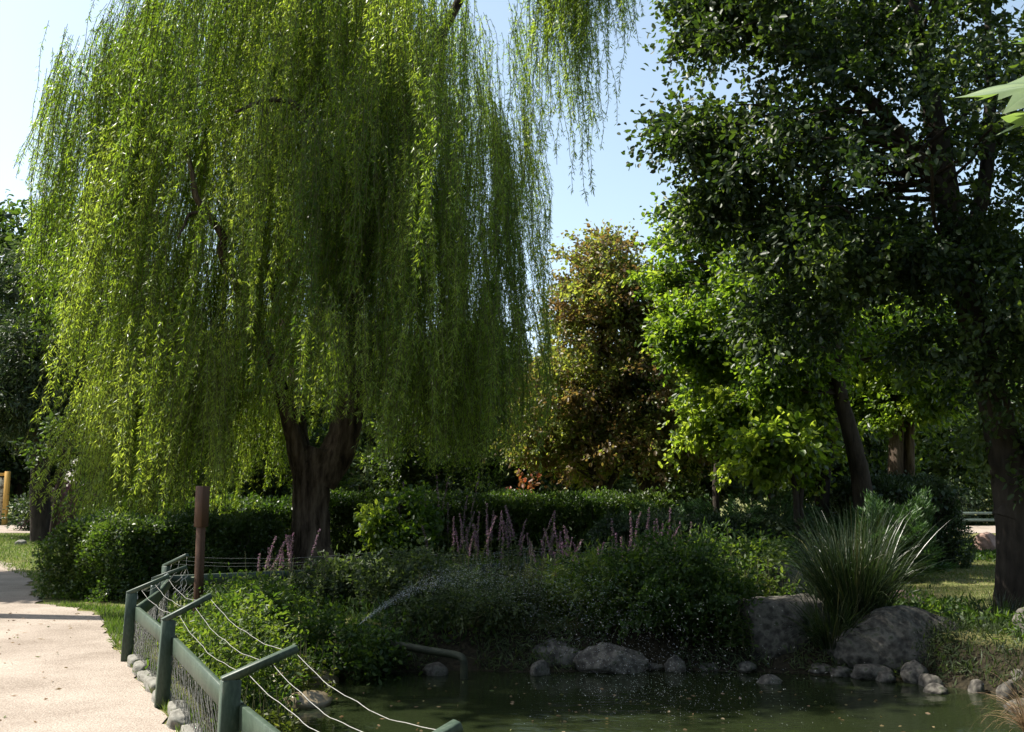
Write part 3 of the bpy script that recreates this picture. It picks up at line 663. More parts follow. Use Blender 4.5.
# spreading junipers
def juniper(label, c, r, seed, n=150):
    reseed(seed); c = np.asarray(c, float); c[2] = 0
    t = thing('juniper_bush', label, 'shrub', c)
    s = MB(); P0, D0, T0 = [], [], []
    for _ in range(n):
        a = rng.random()*6.28; el = .15+1.0*rng.random(); ln = (.55+.5*rng.random())
        d = V(math.cos(a)*math.cos(el)*r[0], math.sin(a)*math.cos(el)*r[1], math.sin(el)*r[2])*ln
        st = c+V(math.cos(a), math.sin(a), 0)*.15*r[0]; pts = limb(s, st, st+d, .014, .004, .12, 9, 4)
        sd = unit(d)
        for u in np.linspace(.25, 1, 16):
            k = int(u*(len(pts)-1)); 
            m = 16; pos = pts[k]+rng.normal(size=(m, 3))*.035
            side = unit(np.cross(sd, V(0,0,1)))*rng.choice([-1, 1], m)[:, None]
            dd = sd*.75+side*.75+V(0,0,.1)+rng.normal(size=(m, 3))*.18
            lv = rng.random((m, 1))*.2*(1.15-u)+.0
            P0.append(pos+unit(dd)*lv); D0.append(dd); T0.append(np.clip(.35+.35*(u-.5)+.2*rng.normal(size=m), 0, 1))
    b = MB(); b.leaves(np.concatenate(P0), np.concatenate(D0), .11, .02, np.concatenate(T0)); b.build('foliage', M['juniper'], t)
    s.build('stem', M['barkdark'], t)
juniper('feathery spreading juniper with upswept sprays around the thin tree stem', V(5.0,21.0,0), (1.7,1.3,1.75), 91, 190)
juniper('feathery juniper left of the thin tree stem below the heavy forked trunk', V(3.1,21.8,0), (1.4,1.2,1.5), 92)
juniper('broad juniper beside the dark block shaped bush', V(6.5,20.5,0), (1.3,1.2,1.55), 93)
juniper('upright juniper rising behind the tall grass clump', V(7.1,18.6,0), (.75,.8,1.75), 94, 130)

bush('leafy_bush', 'pale leafed bush growing behind the nearest green fence rails', V(-2.55,9.5,0), (.48,.8,.42), 110, 49, .17, .055, .022, M['herb'], 101, ttrend=lambda c: .2+0*c[:, 2])
bush('leafy_bush', 'dark bush hanging over the water left of the pipe', V(-2.0,11.9,0), (.62,.55,.36), 110, 56, .2, .06, .03, M['herb'], 102, ttrend=lambda c: -.2+0*c[:, 2])
bush('leafy_bush', 'low rounded bush in front of the willow trunk', V(-2.3,14.0,0), (.6,.45,.34), 90, 56, .2, .07, .036, M['herb_b'], 103)
bush('leafy_bush', 'bushy pale plant at the foot of the dark oval shrub', V(-1.35,13.4,0), (.6,.45,.42), 90, 49, .22, .055, .036, M['herb_b'], 104, ttrend=lambda c: .15+0*c[:, 2])
bush('leafy_bush', 'bank plant behind the mossy pipe in the spray', V(-.45,12.75,0), (.75,.5,.28), 100, 49, .2, .05, .022, M['herb_b'], 105)
bush('leafy_bush', 'bright green bank plant above the two grey boulders', V(1.05,13.0,0), (.6,.5,.40), 110, 56, .22, .075, .022, M['herb'], 106, ttrend=lambda c: .25+0*c[:, 2])
bush('leafy_bush', 'dark rounded bush at the water edge in the middle of the bank', V(2.05,12.65,0), (.85,.65,.56), 200, 70, .2, .06, .028, M['herb'], 107, ttrend=lambda c: -.25+0*c[:, 2])
bush('leafy_bush', 'bright fresh plant left of the mottled rock', V(3.0,14.2,0), (.75,.7,.5), 140, 55, .2, .07, .028, M['herb'], 108, ttrend=lambda c: .3+0*c[:, 2])
bush('leafy_bush', 'grassy bush on the bank right of the long sloping boulder', V(5.9,11.0,0), (.42,.4,.16), 60, 50, .16, .06, .02, M['herb'], 109, ttrend=lambda c: -.1+0*c[:, 2])
bush('leafy_bush', 'shrub in the willow shade right of the brown pole', V(-3.1,12.2,0), (.5,.6,.28), 80, 49, .2, .055, .03, M['herb'], 110)
bush('leafy_bush', 'tangled plant between the rounded dark bush and the hedge', V(.6,15.4,0), (1.2,.6,.24), 110, 49, .24, .06, .03, M['herb_b'], 111)
bush('leafy_bush', 'low plant under the sapling stems left of the tall grass clump', V(4.1,16.2,0), (1.2,.9,.4), 150, 55, .22, .07, .03, M['herb'], 112, ttrend=lambda c: .15+0*c[:, 2])
bush('red_leafed_shrub', 'small red leafed shrub behind the long trimmed hedge', V(.2,25.5,0), (.4,.4,.95), 26, 30, .3, .12, .07, M['redleaf'], 113)
bush('flowering_shrub', 'purple pink flowering shrub right of the slender young tree', V(-15.9,36.5,0), (.95,.8,.9), 110, 60, .3, .10, .05, M['pinkleaf'], 114)
bush('border_shrub', 'grey green border shrub beside the ochre framed board', V(-19.3,42.2,0), (1.5,.9,.75), 120, 55, .36, .13, .07, M['conifer'], 115)
bush('border_shrub', 'dark green border shrub below the purple pink flowers', V(-16.6,39.0,0), (1.3,.8,.7), 110, 55, .36, .13, .07, M['hedge'], 116)
for k_, x_ in enumerate((16.2, 18.6, 21.0, 23.4)):
    bush('border_shrub', 'dark border shrub in the row behind the right rail fence', V(x_, 49.2+.4*(k_ % 2), 0), (1.5,.9,.95), 90, 49, .42, .16, .08, M['hedge' if k_ % 2 else 'conifer'], 117+k_*40, group='border shrubs behind the right rail fence')
# the oval sapling with the yellow leaf tips
reseed(120)
tree('oval_shrub', 'dark oval shrub on a single thin stem with yellowish leaves at its left', 'shrub', V(-1.7,15.6,0), [(-1.7,15.6,-.05),(-1.68,15.6,.45),(-1.7,15.6,.95),(-1.75,15.6,1.5)], [.03,.026,.02,.008],
     [(V(-1.68,15.6,1.15),(.42,.42,.5),1),(V(-2.1,15.5,1.2),(.22,.25,.2),.22),(V(-1.95,15.5,1.5),(.16,.2,.12),.1)], 120, 42, .17, .085, .05, M['bright'], seed=120, nb=30, ttrend=lambda c: np.where(c[:, 0] < -1.98, .45, -.4))

# ---------------- loosestrife: upright stems with purple spikes
def loosestrife(label, c, rx, ry, n, h, seed, flower=True, leaf='herb_b', name='loosestrife_clump', ll=1.0):
    reseed(seed); c = np.asarray(c, float); c[2] = float(gz(c[0], c[1]))
    t = thing(name, label, 'plant', c, 'purple loosestrife clumps on the bank' if flower else 'leafy weeds on the bank')
    st, lf = MB(), MB()
    for _ in range(n):
        b = c+V(rng.normal()*rx*.5, rng.normal()*ry*.5, 0); hh = h*(.7+.4*rng.random())
        tip = b+V(rng.normal()*.13*hh, rng.normal()*.12*hh, hh); mid = (b+tip)/2+V(rng.normal(), rng.normal(), 0)*.04
        pts = spline([b, mid, tip], 5); st.tube(pts, np.linspace(.006, .0025, len(pts)), 4)
        m = 46; u = .08+.62*rng.random(m); pos = b+(tip-b)*u[:, None]+4*(mid-(b+tip)/2)*(u*(1-u))[:, None]
        d = rng.normal(size=(m, 3))*V(1,1,.3)+V(0,0,.25); lf.leaves(pos, d, .085*ll*(1.1-u*.6), .02, np.clip(.4+.25*rng.normal(size=m), 0, 1))
        if not flower: continue
        fl = MB(); m = 95; u = .68+.33*rng.random(m); pos = b+(tip-b)*u[:, None]+4*(mid-(b+tip)/2)*(u*(1-u))[:, None]
        fl.leaves(pos, rng.normal(size=(m, 3))+V(0,0,.5), .026*(1.9-u*.9), .015, np.clip(.45+.4*rng.normal(size=m), 0, 1)); fl.build('flower_spike', M['purple'], t)
    st.build('stem', M['stem'], t); lf.build('foliage', M[leaf], t)
loosestrife('purple loosestrife stems beside the foot of the willow trunk', V(-3.2,14.3,0), .55, .4, 16, 1.0, 131)
loosestrife('largest stand of purple loosestrife rising right of the oval shrub', V(-.35,14.9,0), .75, .4, 30, 1.3, 132)
loosestrife('loosestrife stems in the dark at the middle of the bank', V(.75,14.3,0), .5, .4, 20, 1.05, 133)
loosestrife('loosestrife stems leaning over the dark rounded bush', V(1.85,14.0,0), .55, .4, 28, 1.25, 134)
loosestrife('tallest single loosestrife spikes in front of the trimmed hedge', V(-1.0,15.8,0), .5, .2, 8, 1.75, 135)

W_ = lambda label, c, rx, n, h, seed, leaf, ll: loosestrife(label, c, rx, rx*.6, n, h, seed, False, leaf, 'weed_clump', ll)
W_('tall wispy weeds on the bank left of the bright green bank plant', V(.35,13.3,0), .45, 26, .95, 161, 'herb_c', 1.2)
W_('upright narrow leaved weeds between the two pond edge bushes right of the pipe', V(.2,12.8,0), .4, 22, .7, 162, 'herb_b', 1.0)
W_('bright upright weeds between the dark rounded bush and the mottled rock', V(2.95,13.3,0), .45, 30, .8, 163, 'herb_c', 1.4)
W_('dark tall weeds behind the dark rounded bush', V(2.3,13.7,0), .5, 26, 1.15, 164, 'herb', 1.2)
W_('pale weeds growing through the nearest fence wires', V(-1.9,7.9,0), .3, 20, .55, 165, 'herb_c', .9)
W_('weeds by the wet stones at the left pond edge', V(-2.15,10.5,0), .35, 22, .7, 166, 'herb_c', 1.0)
W_('weeds in front of the foot of the willow trunk', V(-2.9,13.4,0), .5, 24, .75, 167, 'herb_b', 1.0)
W_('weeds standing behind the pale plant under the oval shrub', V(-.9,14.1,0), .5, 26, .8, 168, 'herb', 1.0)
W_('leaning weeds above the low dark stone', V(2.7,12.4,0), .35, 18, .6, 169, 'herb', 1.1)
W_('leafy weeds at the foot of the mottled rock', V(3.4,13.7,0), .35, 20, .55, 170, 'herb', 1.2)

# ---------------- tall grass clump and other blades
def grass_clump(name, label, c, n, L, W, spread, droop, mat, seed, cat='grass clump', tint=.35):
    reseed(seed); c = np.asarray(c, float); c[2] = float(gz(c[0], c[1]))-.03
    t = thing(name, label, cat, c)
    a = rng.random(n)*6.28; r = rng.random(n)**.6*spread[0]
    p = c+np.stack([np.cos(a)*r, np.sin(a)*r, np.zeros(n)], -1)
    tilt = .05+spread[1]*rng.random(n)**1.2
    d = np.stack([np.cos(a)*tilt, np.sin(a)*tilt, np.ones(n)], -1)+rng.normal(size=(n, 3))*.08
    b = MB(); b.blades(p, d, L*(.5+.55*rng.random(n)), W, droop*(.3+rng.random(n)), np.clip(tint+.25*rng.normal(size=n), 0, 1), 7); b.build('foliage', mat, t)
    return t
grass_clump('tall_grass_clump', 'tall arching clump of dark grass blades above the pond boulders', V(4.15,12.45,0), 1100, 1.55, .014, (.30,.50), .38, M['reed'], 141)
grass_clump('tall_grass_clump', 'smaller grass tuft spilling over the boulder right of the square one', V(3.8,12.2,0), 420, .95, .014, (.2,.9), .42, M['reed'], 142)
grass_clump('dry_grass_clump', 'brown dry arching grass tuft at the near right pond edge', V(4.55,8.75,0), 420, .62, .006, (.22,1.1), .5, M['drygrass'], 143)
grass_clump('grass_tuft', 'green grass tuft at the foot of the dark leaning tree', V(6.15,12.9,0), 260, .5, .012, (.3,.9), .35, M['reed'], 144)
grass_clump('reed_tuft', 'upright reed tuft between the loosestrife and the rounded bush', V(1.5,13.4,0), 320, 1.15, .014, (.3,.35), .15, M['reed'], 145)
grass_clump('weed_stalk', 'thin weed stalk standing behind the nearest fence arm', V(-1.15,6.95,0), 9, .62, .008, (.03,.4), .25, M['herb'], 146, 'plant', .6)

# ---------------- ground cover and lawn (nobody could count it)
def scatter(name, pts, L, W, mat, up=1.0, seed=1, tb=.4, tv=.3, hvar=.5):
    reseed(seed); n = len(pts); b = MB()
    d = rng.normal(size=(n, 3))*.5+V(0,0,up); s = 1-hvar+2*hvar*rng.random(n)
    patch = .22*np.sin(pts[:, 0]*2.1+1)*np.sin(pts[:, 1]*1.7)+.15*np.sin(pts[:, 0]*5.3)*np.sin(pts[:, 1]*4.1)
    b.leaves(pts, d, L*s, W*s, np.clip(tb+patch+tv*rng.normal(size=n), 0, 1)); return tag(b.build(name, mat), kind='stuff')
def region(n, poly, seed, ok=None):
    reseed(seed); poly = np.asarray(poly, float); lo, hi = poly.min(0), poly.max(0); q = lo+(hi-lo)*rng.random((n*3, 2))
    m = sdist(q[:, 0], q[:, 1], poly) < 0
    q = q[m]
    if ok is not None: q = q[ok(q)]
    q = q[:n]
    return np.stack([q[:, 0], q[:, 1], gz(q[:, 0], q[:, 1])-.004], -1)
scatter('lawn_grass', region(90000, [(3.6,13.5),(5.4,12.0),(9.5,11.5),(22,20),(24,34),(9,36),(6,23)], 151), .06, .010, M['grass'], 1.0, 151, .5, .3)
scatter('lawn_grass', region(60000, [(-8.6,18.3),(-6.2,19),(-7.5,38.5),(-28,38.5),(-22,33),(-15.2,26.8),(-13.0,24.8)], 152), .07, .012, M['grass'], 1.0, 152, .1, .2)
bankpoly = [(-2.6,12.2),(-1.6,12.3),(.4,12.5),(1.6,12.6),(3.2,12.6),(4.6,12.3),(5.8,11.2),(8,10.8),(6.4,12.6),(5.6,17.5),(4.4,19),(-3.0,18.6),(-4.3,17.5),(-4.6,13.5),(-3.8,11.5)]
p = region(70000, bankpoly, 153); p = p[np.sin(p[:, 0]*2.3+1)*np.sin(p[:, 1]*2.9)+.5*np.sin(p[:, 0]*6.1)*np.sin(p[:, 1]*5.3+2)+.55*rng.normal(size=len(p)) > .1]
scatter('bank_plants', p+np.stack([0*p[:, 0], 0*p[:, 0], .22*rng.random(len(p))**1.6], -1), .085, .03, M['herb'], .5, 153, .3, .25)
vergepoly = [(-4.4,12.8),(-5.5,14.2),(-6.7,14.6),tuple(g2(98,612)),tuple(g2(111,640)),tuple(g2(126,662)),tuple(g2(156,700)),tuple(g2(178,732)),(-1.72,5.2),(-1.3,5.4),(-2.45,7.8),(-3.5,9.9)]
scatter('verge_grass', region(42000, vergepoly, 154), .075, .008, M['grass'], 1.0, 154, .12, .25)
p = region(11000, [(-2.9,11.3),(5.6,11.2),(5.6,13.2),(-2.9,13.2)], 159, lambda q: (sdist(q[:, 0], q[:, 1], POND) > .10) & (sdist(q[:, 0], q[:, 1], POND) < .75) & (np.sin(q[:, 0]*3.3)+np.sin(q[:, 0]*1.7+1) > -.7))
scatter('bank_plants', p+np.stack([0*p[:, 0], 0*p[:, 0], .12*rng.random(len(p))], -1), .10, .014, M['herb_b'], .2, 159, .25, .25)
p = region(170, [(-5.5,13.8),(-4.3,10.0),(-3.4,7.8),(-2.3,5.6),(-3.2,5.0),(-5.4,8.5),(-7.5,13.5)], 163); p[:, 2] = .02
reseed(163); b = MB(); b.leaves(p, rng.normal(size=(len(p), 3))*V(1,1,.06), .035+.04*rng.random(len(p)), .016, rng.random(len(p)), .1); tag(b.build('fallen_leaves', M['drygrass']), kind='stuff')
p = region(260, [(-2,10.5),(0,5),(3,3),(4,8),(4,11),(-1,11.5)], 160); p[:, 2] = WATER+.004
reseed(160); b = MB(); b.leaves(p, rng.normal(size=(len(p), 3))*V(1,1,.03), .03+.03*rng.random(len(p)), .02, rng.random(len(p)), .03); tag(b.build('floating_leaves', M['drygrass']), kind='stuff')
p = region(9000, [(4.5,12.0),(4.95,11.1),(5.4,10.35),(6.2,9.6),(8,9.4),(8,11),(6.0,12.3)], 158)
scatter('bank_plants', p+np.stack([0*p[:, 0], 0*p[:, 0], .10*rng.random(len(p))], -1), .09, .012, M['herb_b'], .8, 158, .2, .25)
p = region(14000, [(-3.3,9.9),(-2.35,7.9),(-1.3,5.6),(-.3,3.6),(.0,4.3),(-.9,6.1),(-1.7,8.1),(-2.1,9.7),(-2.45,11.6),(-3.9,12.8),(-4.0,11.2)], 155)
scatter('bank_plants', p+np.stack([0*p[:, 0], 0*p[:, 0], .16*rng.random(len(p))**1.4], -1), .075, .02, M['herb'], .8, 155, .5, .3)
p = region(24000, [(-4.6,17.5),(-3,19),(4.4,19),(7.5,20.5),(8.5,24),(9,30),(-9,30),(-7.5,22)], 156)
scatter('shade_plants', p+np.stack([0*p[:, 0], 0*p[:, 0], .2*rng.random(len(p))], -1), .14, .05, M['herb'], .5, 156, .3, .25)
p = region(12000, [(9.5,23.5),(16,23.5),(18,30),(11,31),(9.8,26)], 157)
scatter('shade_plants', p+np.stack([0*p[:, 0], 0*p[:, 0], .12*rng.random(len(p))], -1), .12, .05, M['herb'], .6, 157, .3, .25)

# ------------------------------------------------------------------ stones
def rock(name, label, c, size, seed, mat='rock', cat='rock', rot=0.0, boxy=0.0, group=None, sink=.28):
    reseed(seed); n1, n2 = (40, 60) if max(size) > .5 else (24, 34)
    th = np.linspace(0, np.pi, n1)[:, None]; ph = np.linspace(0, 2*np.pi, n2, endpoint=False)[None]
    u = np.stack([np.sin(th)*np.cos(ph), np.sin(th)*np.sin(ph), np.cos(th)+0*ph], -1)
    r = np.ones(u.shape[:2])
    for _ in range(11):                                  # flat facets cut a stone out of the ball
        k = unit(rng.normal(size=3)); h = .70+.24*rng.random(); dt = u@k
        r = np.minimum(r, np.where(dt > .05, h/np.maximum(dt, .05), 9))
    if boxy:
        mx = np.max(np.abs(u)*V(1,1,1), -1); r = r*(1-boxy)+boxy*(.80/mx)
    o3 = rng.random(3)*50
    nz = np.array([noise.fractal(Vector(q*2.2+o3), .9, 2.1, 6)+.6*abs(noise.noise(Vector(q*4.5-o3))) for q in u.reshape(-1, 3)]).reshape(r.shape)
    r = r*(1+.075*nz)
    v = u*r[..., None]*np.asarray(size, float)*.58
    cr, sr = math.cos(rot), math.sin(rot)
    v = np.stack([v[..., 0]*cr-v[..., 1]*sr, v[..., 0]*sr+v[..., 1]*cr, v[..., 2]], -1)
    c = np.asarray(c, float).copy(); c = c+V(0, 0, size[2]*(.5-sink))
    i, j = np.meshgrid(np.arange(n1-1), np.arange(n2), indexing='ij'); j2 = (j+1) % n2
    b = MB(); b.add((v+c).reshape(-1, 3), np.stack([i*n2+j, (i+1)*n2+j, (i+1)*n2+j2, i*n2+j2], -1).reshape(-1, 4))
    return tag(b.build(name, M[mat], loc=c, smooth=True), label, cat, group)
def shore(px, py, z=WATER): return G(px, py, z)
g = 'stones along the pond edge'
rock('boulder', 'big squarish grey boulder below the tall grass clump at the waterline', shore(787,664)+V(0,-.02,.03), (1.25,.75,1.0), 201, rot=.1, boxy=.6, group=g, sink=.18)
rock('boulder', 'long sloping grey boulder at the lawn edge right of the tall grass clump', shore(903,674)+V(0,.12,.0), (1.45,.8,.85), 202, rot=-.1, group=g, sink=.18)
rock('boulder', 'grey boulder at the right border below the leaning tree trunk', V(5.95,11.2,-.1), (.8,.6,.7), 203, group=g)
rock('boulder', 'mottled sunlit rock standing on the bank left of the tall grass clump', V(3.75,14.3,0), (.65,.5,.72), 204, group=g, sink=.1)
rock('boulder', 'left one of two wide grey boulders under the bright bank plant', shore(560,668)+V(0,.1,0), (.72,.5,.42), 205, group=g)
rock('boulder', 'right one of two wide grey boulders under the bright bank plant', shore(612,672)+V(0,.1,0), (.75,.5,.40), 206, group=g)
rock('stone', 'flat pale stone left of the squarish boulder', shore(732,664), (.42,.3,.16), 207, group=g)
rock('stone', 'low dark stone under the dark rounded bush', shore(690,662), (.4,.3,.18), 208, group=g)
rock('stone', 'small stone standing alone in the water before the squarish boulder', shore(768,682)+V(0,-.05,-.03), (.24,.18,.15), 209, group=g)
rock('stone', 'flat stone between the squarish boulder and the long sloping one', shore(820,673), (.33,.26,.14), 210, group=g)
rock('stone', 'broad flat stone in front of the long sloping boulder', shore(871,678), (.46,.3,.2), 211, group=g)
rock('stone', 'upright pale stone in the water before the long sloping boulder', shore(915,682), (.28,.26,.30), 212, group=g)
rock('stone', 'rounded pale stone between the upright stone and the grassy bush', shore(957,682), (.24,.22,.16), 213, group=g)
rock('stone', 'dark stone tucked behind the upright pale stone', shore(944,672)+V(0,.1,0), (.34,.3,.26), 214, group=g)
rock('stone', 'wide dark stone at the waterline right of the rounded pale stone', shore(990,688), (.36,.3,.2), 215, group=g)
rock('stone', 'rounded stone at the right border just above the dry grass tuft', shore(1022,692)+V(0,0,.05), (.34,.3,.26), 216, 'rock', group=g)
rock('stone', 'flat stone at the right border beside the dry grass tuft', shore(1030,712)+V(0,0,0), (.4,.25,.16), 217, group=g)
rock('stone', 'dark stone beneath the bank plant left of the two wide boulders', shore(488,664)+V(0,.1,0), (.6,.4,.3), 218, group=g)
rock('stone', 'wet brown stone nearest the fence at the left pond edge', shore(306,705)+V(0,0,-.02), (.46,.3,.2), 219, 'wetrock', rot=.3, group=g)
rock('stone', 'wet tan stone at the left pond edge behind the brown one', shore(283,692)+V(0,0,.06), (.36,.3,.2), 220, 'wetrock', group=g)
rock('stone', 'dark wet stone farthest from the fence at the left pond edge', shore(318,683)+V(0,.05,0), (.42,.3,.18), 221, 'wetrock', rot=-.3, group=g)
rock('stone', 'pinkish stone lying in the grass before the far path', V(12.1,25.8,0), (.62,.5,.62), 222, 'pinkrock', sink=.15)
rock('stone', 'small white stone lying on the left lawn', G(21,545), (.32,.26,.2), 223, 'palestone')
rock('stone', 'flat brown stone in the sunlit lawn beside the tall grass clump', V(5.6,14.6,0), (.5,.35,.25), 224, 'pinkrock')
reseed(229); xs = [652,676,706,748,842,888,930,972,1004,520,468,436,540,700,850,935]
ys = [668,671,668,672,676,682,686,690,696,668,664,672,674,662,670,692]
for i_, (a_, b_) in enumerate(zip(xs, ys)):
    sz = (.16+.2*rng.random(), .14+.14*rng.random(), .09+.13*rng.random())
    rock('stone', 'small brownish stone lying in the row of small stones along the far waterline', shore(a_, b_)+V(0,.08*rng.normal(),.02), sz, 270+i_, 'rock', rot=rng.random()*3, sink=.30+.35*rng.random(), group='small stones along the far waterline'); reseed(400+i_)
# edging stones at the foot of the fence
FP = [V(-4.55,13.35,0), V(-4.0,11.35,0), V(-3.66,9.75,0), V(-2.62,7.72,0), V(-1.46,5.3,0), V(-.50,3.5,0)]
reseed(230); k = 0
for a, c in zip(FP[2:5], FP[3:6]):
    e = c-a; L_ = np.linalg.norm(e); m = int(L_/.42)
    for i_ in range(m):
        p = a+e*((i_+.5)/m)+V(-e[1], e[0], 0)/L_*.06+V(rng.normal()*.02, rng.normal()*.02, 0); p[2] = float(gz(p[0], p[1]))
        sz = (.32+.06*rng.random(), .12+.03*rng.random(), .11+.04*rng.random())
        rock('edging_stone', 'pale rough edging stone in the row under the green fence', p, sz, 231+k, 'palestone', 'stone', math.atan2(e[1], e[0])+rng.normal()*.06, .5, 'edging stones under the green fence'); k += 1
        reseed(300+k)

# ------------------------------------------------------------------ the green fence round the pond
def bar(b, p0, p1, w, h, up=V(0,0,1), bev=.006):
    """bevelled bar from p0 to p1: w across, h along up"""
    p0, p1 = np.asarray(p0, float), np.asarray(p1, float); t = unit(p1-p0); sdv = unit(np.cross(t, up)); uv = np.cross(sdv, t)
    o = []
    for sx_, sy_ in ((1,1),(-1,1),(-1,-1),(1,-1)):
        c1 = (sx_*(w/2-bev), sy_*h/2); c2 = (sx_*w/2, sy_*(h/2-bev))
        o += [c2, c1] if sx_*sy_ > 0 else [c1, c2]
    o = np.array(o); rings = []
    L_ = np.linalg.norm(p1-p0)
    for d_, s_ in ((0, 1-2*bev/max(w, h)), (bev, 1), (L_-bev, 1), (L_, 1-2*bev/max(w, h))):
        rings.append(p0+t*d_+(o[:, :1]*sdv+o[:, 1:]*uv)*s_)
    v = np.concatenate(rings); n = 8
    i, j = np.meshgrid(np.arange(3), np.arange(n), indexing='ij'); j2 = (j+1) % n
    b.add(v, np.stack([i*n+j, i*n+j2, (i+1)*n+j2, (i+1)*n+j], -1).reshape(-1, 4))
    for e in (0, 3):
        idx = e*n+np.arange(n); b.add(np.concatenate([v[idx], [v[idx].mean(0)]]), np.stack([np.arange(n), (np.arange(n)+1) % n, np.full(n, n)], -1))
def pond_fence():
    reseed(240)
    t = thing('pond_fence', 'green painted low fence with slanted arms wires and netting along the path', 'fence', FP[2])
    posts = [V(4.6,15.6,0), V(2.4,15.9,0), V(.2,15.7,0), V(-2.0,14.9,0)]
    posts = posts[:]+FP[:]            # from the far end round to the near end
    N_ = len(posts); tops, armt, outv = [], [], []
    for i_, p in enumerate(posts):
        e = unit((posts[min(i_+1, N_-1)]-posts[max(i_-1, 0)])); outp = V(-e[1], e[0], 0)     # towards the pond
        if i_ == N_-1: outp = outv[-1]
        lean = outp*.035+rng.normal(size=3)*V(.012,.012,0)
        H = .64
        top = p+V(0,0,H)+lean; tops.append(top); outv.append(outp)
        b = MB(); bar(b, p+V(0,0,-.1), top, .068, .10, up=outp, bev=.006); b.build('post', M['fence'], t)
        a0_ = top+V(0,0,-.004)-outp*.045; a1_ = top+outp*(.33)+V(0,0,.15)+rng.normal(size=3)*V(.02,.02,.012)
        b = MB(); bar(b, a0_, a1_, .058, .040, bev=.005); b.build('brace_arm', M['fence'], t); armt.append((a0_, a1_))
    for i_ in range(N_-1):
        a, c, oa, oc = posts[i_], posts[i_+1], outv[i_], outv[i_+1]
        e = unit(c-a)
        side = V(-e[1], e[0], 0); z0, z1 = .455, .455
        r0 = a+side*.075+e*.02+V(0,0,z0); r1 = c+side*.075-e*.02+V(0,0,z1)
        b = MB(); bar(b, r0, r1, .035, .125, bev=.004); b.build('rail', M['fence'], t)
        # netting: two sets of diagonal wires
        L_ = np.linalg.norm(c-a); hz = .40; b = MB(); cell = .055
        for s_ in (-1, 1):
            for u0 in np.arange(-hz, L_+hz, cell*1.15):
                ua, ub = (u0, u0+hz) if s_ > 0 else (u0+hz, u0)
                pa, pb = V(ua, 0), V(ub, hz)
                f0, f1 = 0.0, 1.0; du = ub-ua
                lo_, hi_ = sorted(((0-ua)/du, (L_-ua)/du)); f0, f1 = max(0, lo_), min(1, hi_)
                if f1-f0 < .02: continue
                q0 = a+side*.06+e*(ua+du*f0)+V(0,0,.0+hz*f0); q1 = a+side*.06+e*(ua+du*f1)+V(0,0,.0+hz*f1)
                m_ = np.linspace(0, 1, 8)[:, None]; pp = q0*(1-m_)+q1*m_+rng.normal(size=(8, 3))*.004
                b.tube(pp, .0022, 3, False)
        b.build('wire_netting', M['mesh'], t)
    for f_ in (.34, .66, .98):
        b = MB()
        for i_ in range(N_-1):
            q0 = armt[i_][0]*(1-f_)+armt[i_][1]*f_-V(0,0,.022); q1 = armt[i_+1][0]*(1-f_)+armt[i_+1][1]*f_-V(0,0,.022)
            m_ = np.linspace(0, 1, 26)[:, None]; pp = q0*(1-m_)+q1*m_
            sag = .05+.04*rng.random(); pp[:, 2] -= sag*4*(m_[:, 0]*(1-m_[:, 0])); wv = rng.random()*6
            pp += (np.sin(m_*17+wv)*V(.002,.002,.004)+np.sin(m_*43+wv)*V(.001,.001,.0015))*np.sin(m_*np.pi)
            b.tube(pp, .0016, 6, False)
        b.build('wire', M['wire'], t, smooth=True)
    # tangled spare ends of wire on the arm of the post behind
    b = MB()
    for k_ in range(3):
        q0 = armt[5][1]+V(-.02*k_,0,-.02); pts = [q0]
        for _ in range(7): pts.append(pts[-1]+V(rng.normal()*.03-.012, rng.normal()*.03, -.05+rng.normal()*.02))
        b.tube(spline(pts, 5), .004, 5)
    b.build('wire_end', M['wire'], t, smooth=True)
    return armt
ARMS = pond_fence()
reseed(250)
p0 = ARMS[6][0]+V(.06,.02,.10); b = MB(); pts = spline([p0+V(.18,.35,.05), p0+V(.12,.2,-.02), p0+V(.1,.1,-.06), p0+V(.03,.04,-.05), p0+V(.02,.0,-.16), p0+V(-.03,-.03,-.2)], 8)
sd_ = np.stack([.03*np.cos(np.linspace(0, 7, len(pts))), .02*np.sin(np.linspace(0, 7, len(pts))), .02*np.sin(np.linspace(1, 9, len(pts)))], -1)
vv = np.stack([pts-sd_, pts+sd_, pts+sd_+V(.002,.001,.002), pts-sd_+V(.002,.001,.002)], 1).reshape(-1, 3); k_ = len(pts)
i, j = np.meshgrid(np.arange(k_-1), np.arange(4), indexing='ij'); b.add(vv, np.stack([i*4+j, i*4+(j+1) % 4, (i+1)*4+(j+1) % 4, (i+1)*4+j], -1).reshape(-1, 4))
tag(b.build('plastic_strip', M['strip'], loc=p0, smooth=True), 'pale twisted plastic strip caught on the green fence by the hedge', 'strip')

# the brown pole
c = G(197, 628); t = thing('wooden_pole', 'rusty brown square pole rising behind the fence in front of the willow', 'pole', c)
b = MB(); tp_ = P(203, 486, c[1]); md = P(201, 527, c[1]); 
bar(b, c+V(0,0,-.1), md+V(0,0,.25), .085, .085, up=V(.5,1,0), bev=.008); b.build('post', M['pole'], t)
b = MB(); bar(b, md, tp_, .125, .125, up=V(.5,1,0), bev=.008); b.build('sleeve', M['pole'], t)

# mossy pipe at the water
b = MB(); pp = spline([P(372,640,12.1), P(388,643,12.0), P(425,650,11.85), P(455,655,11.75), P(463,660,11.7), P(464,672,11.7), P(464,690,11.7)], 7)
b.tube(pp, .045, 12); tag(b.build('pipe', M['pipe'], loc=pp[0], smooth=True), 'mossy bent pipe dipping into the pond under the bank plants', 'pipe')

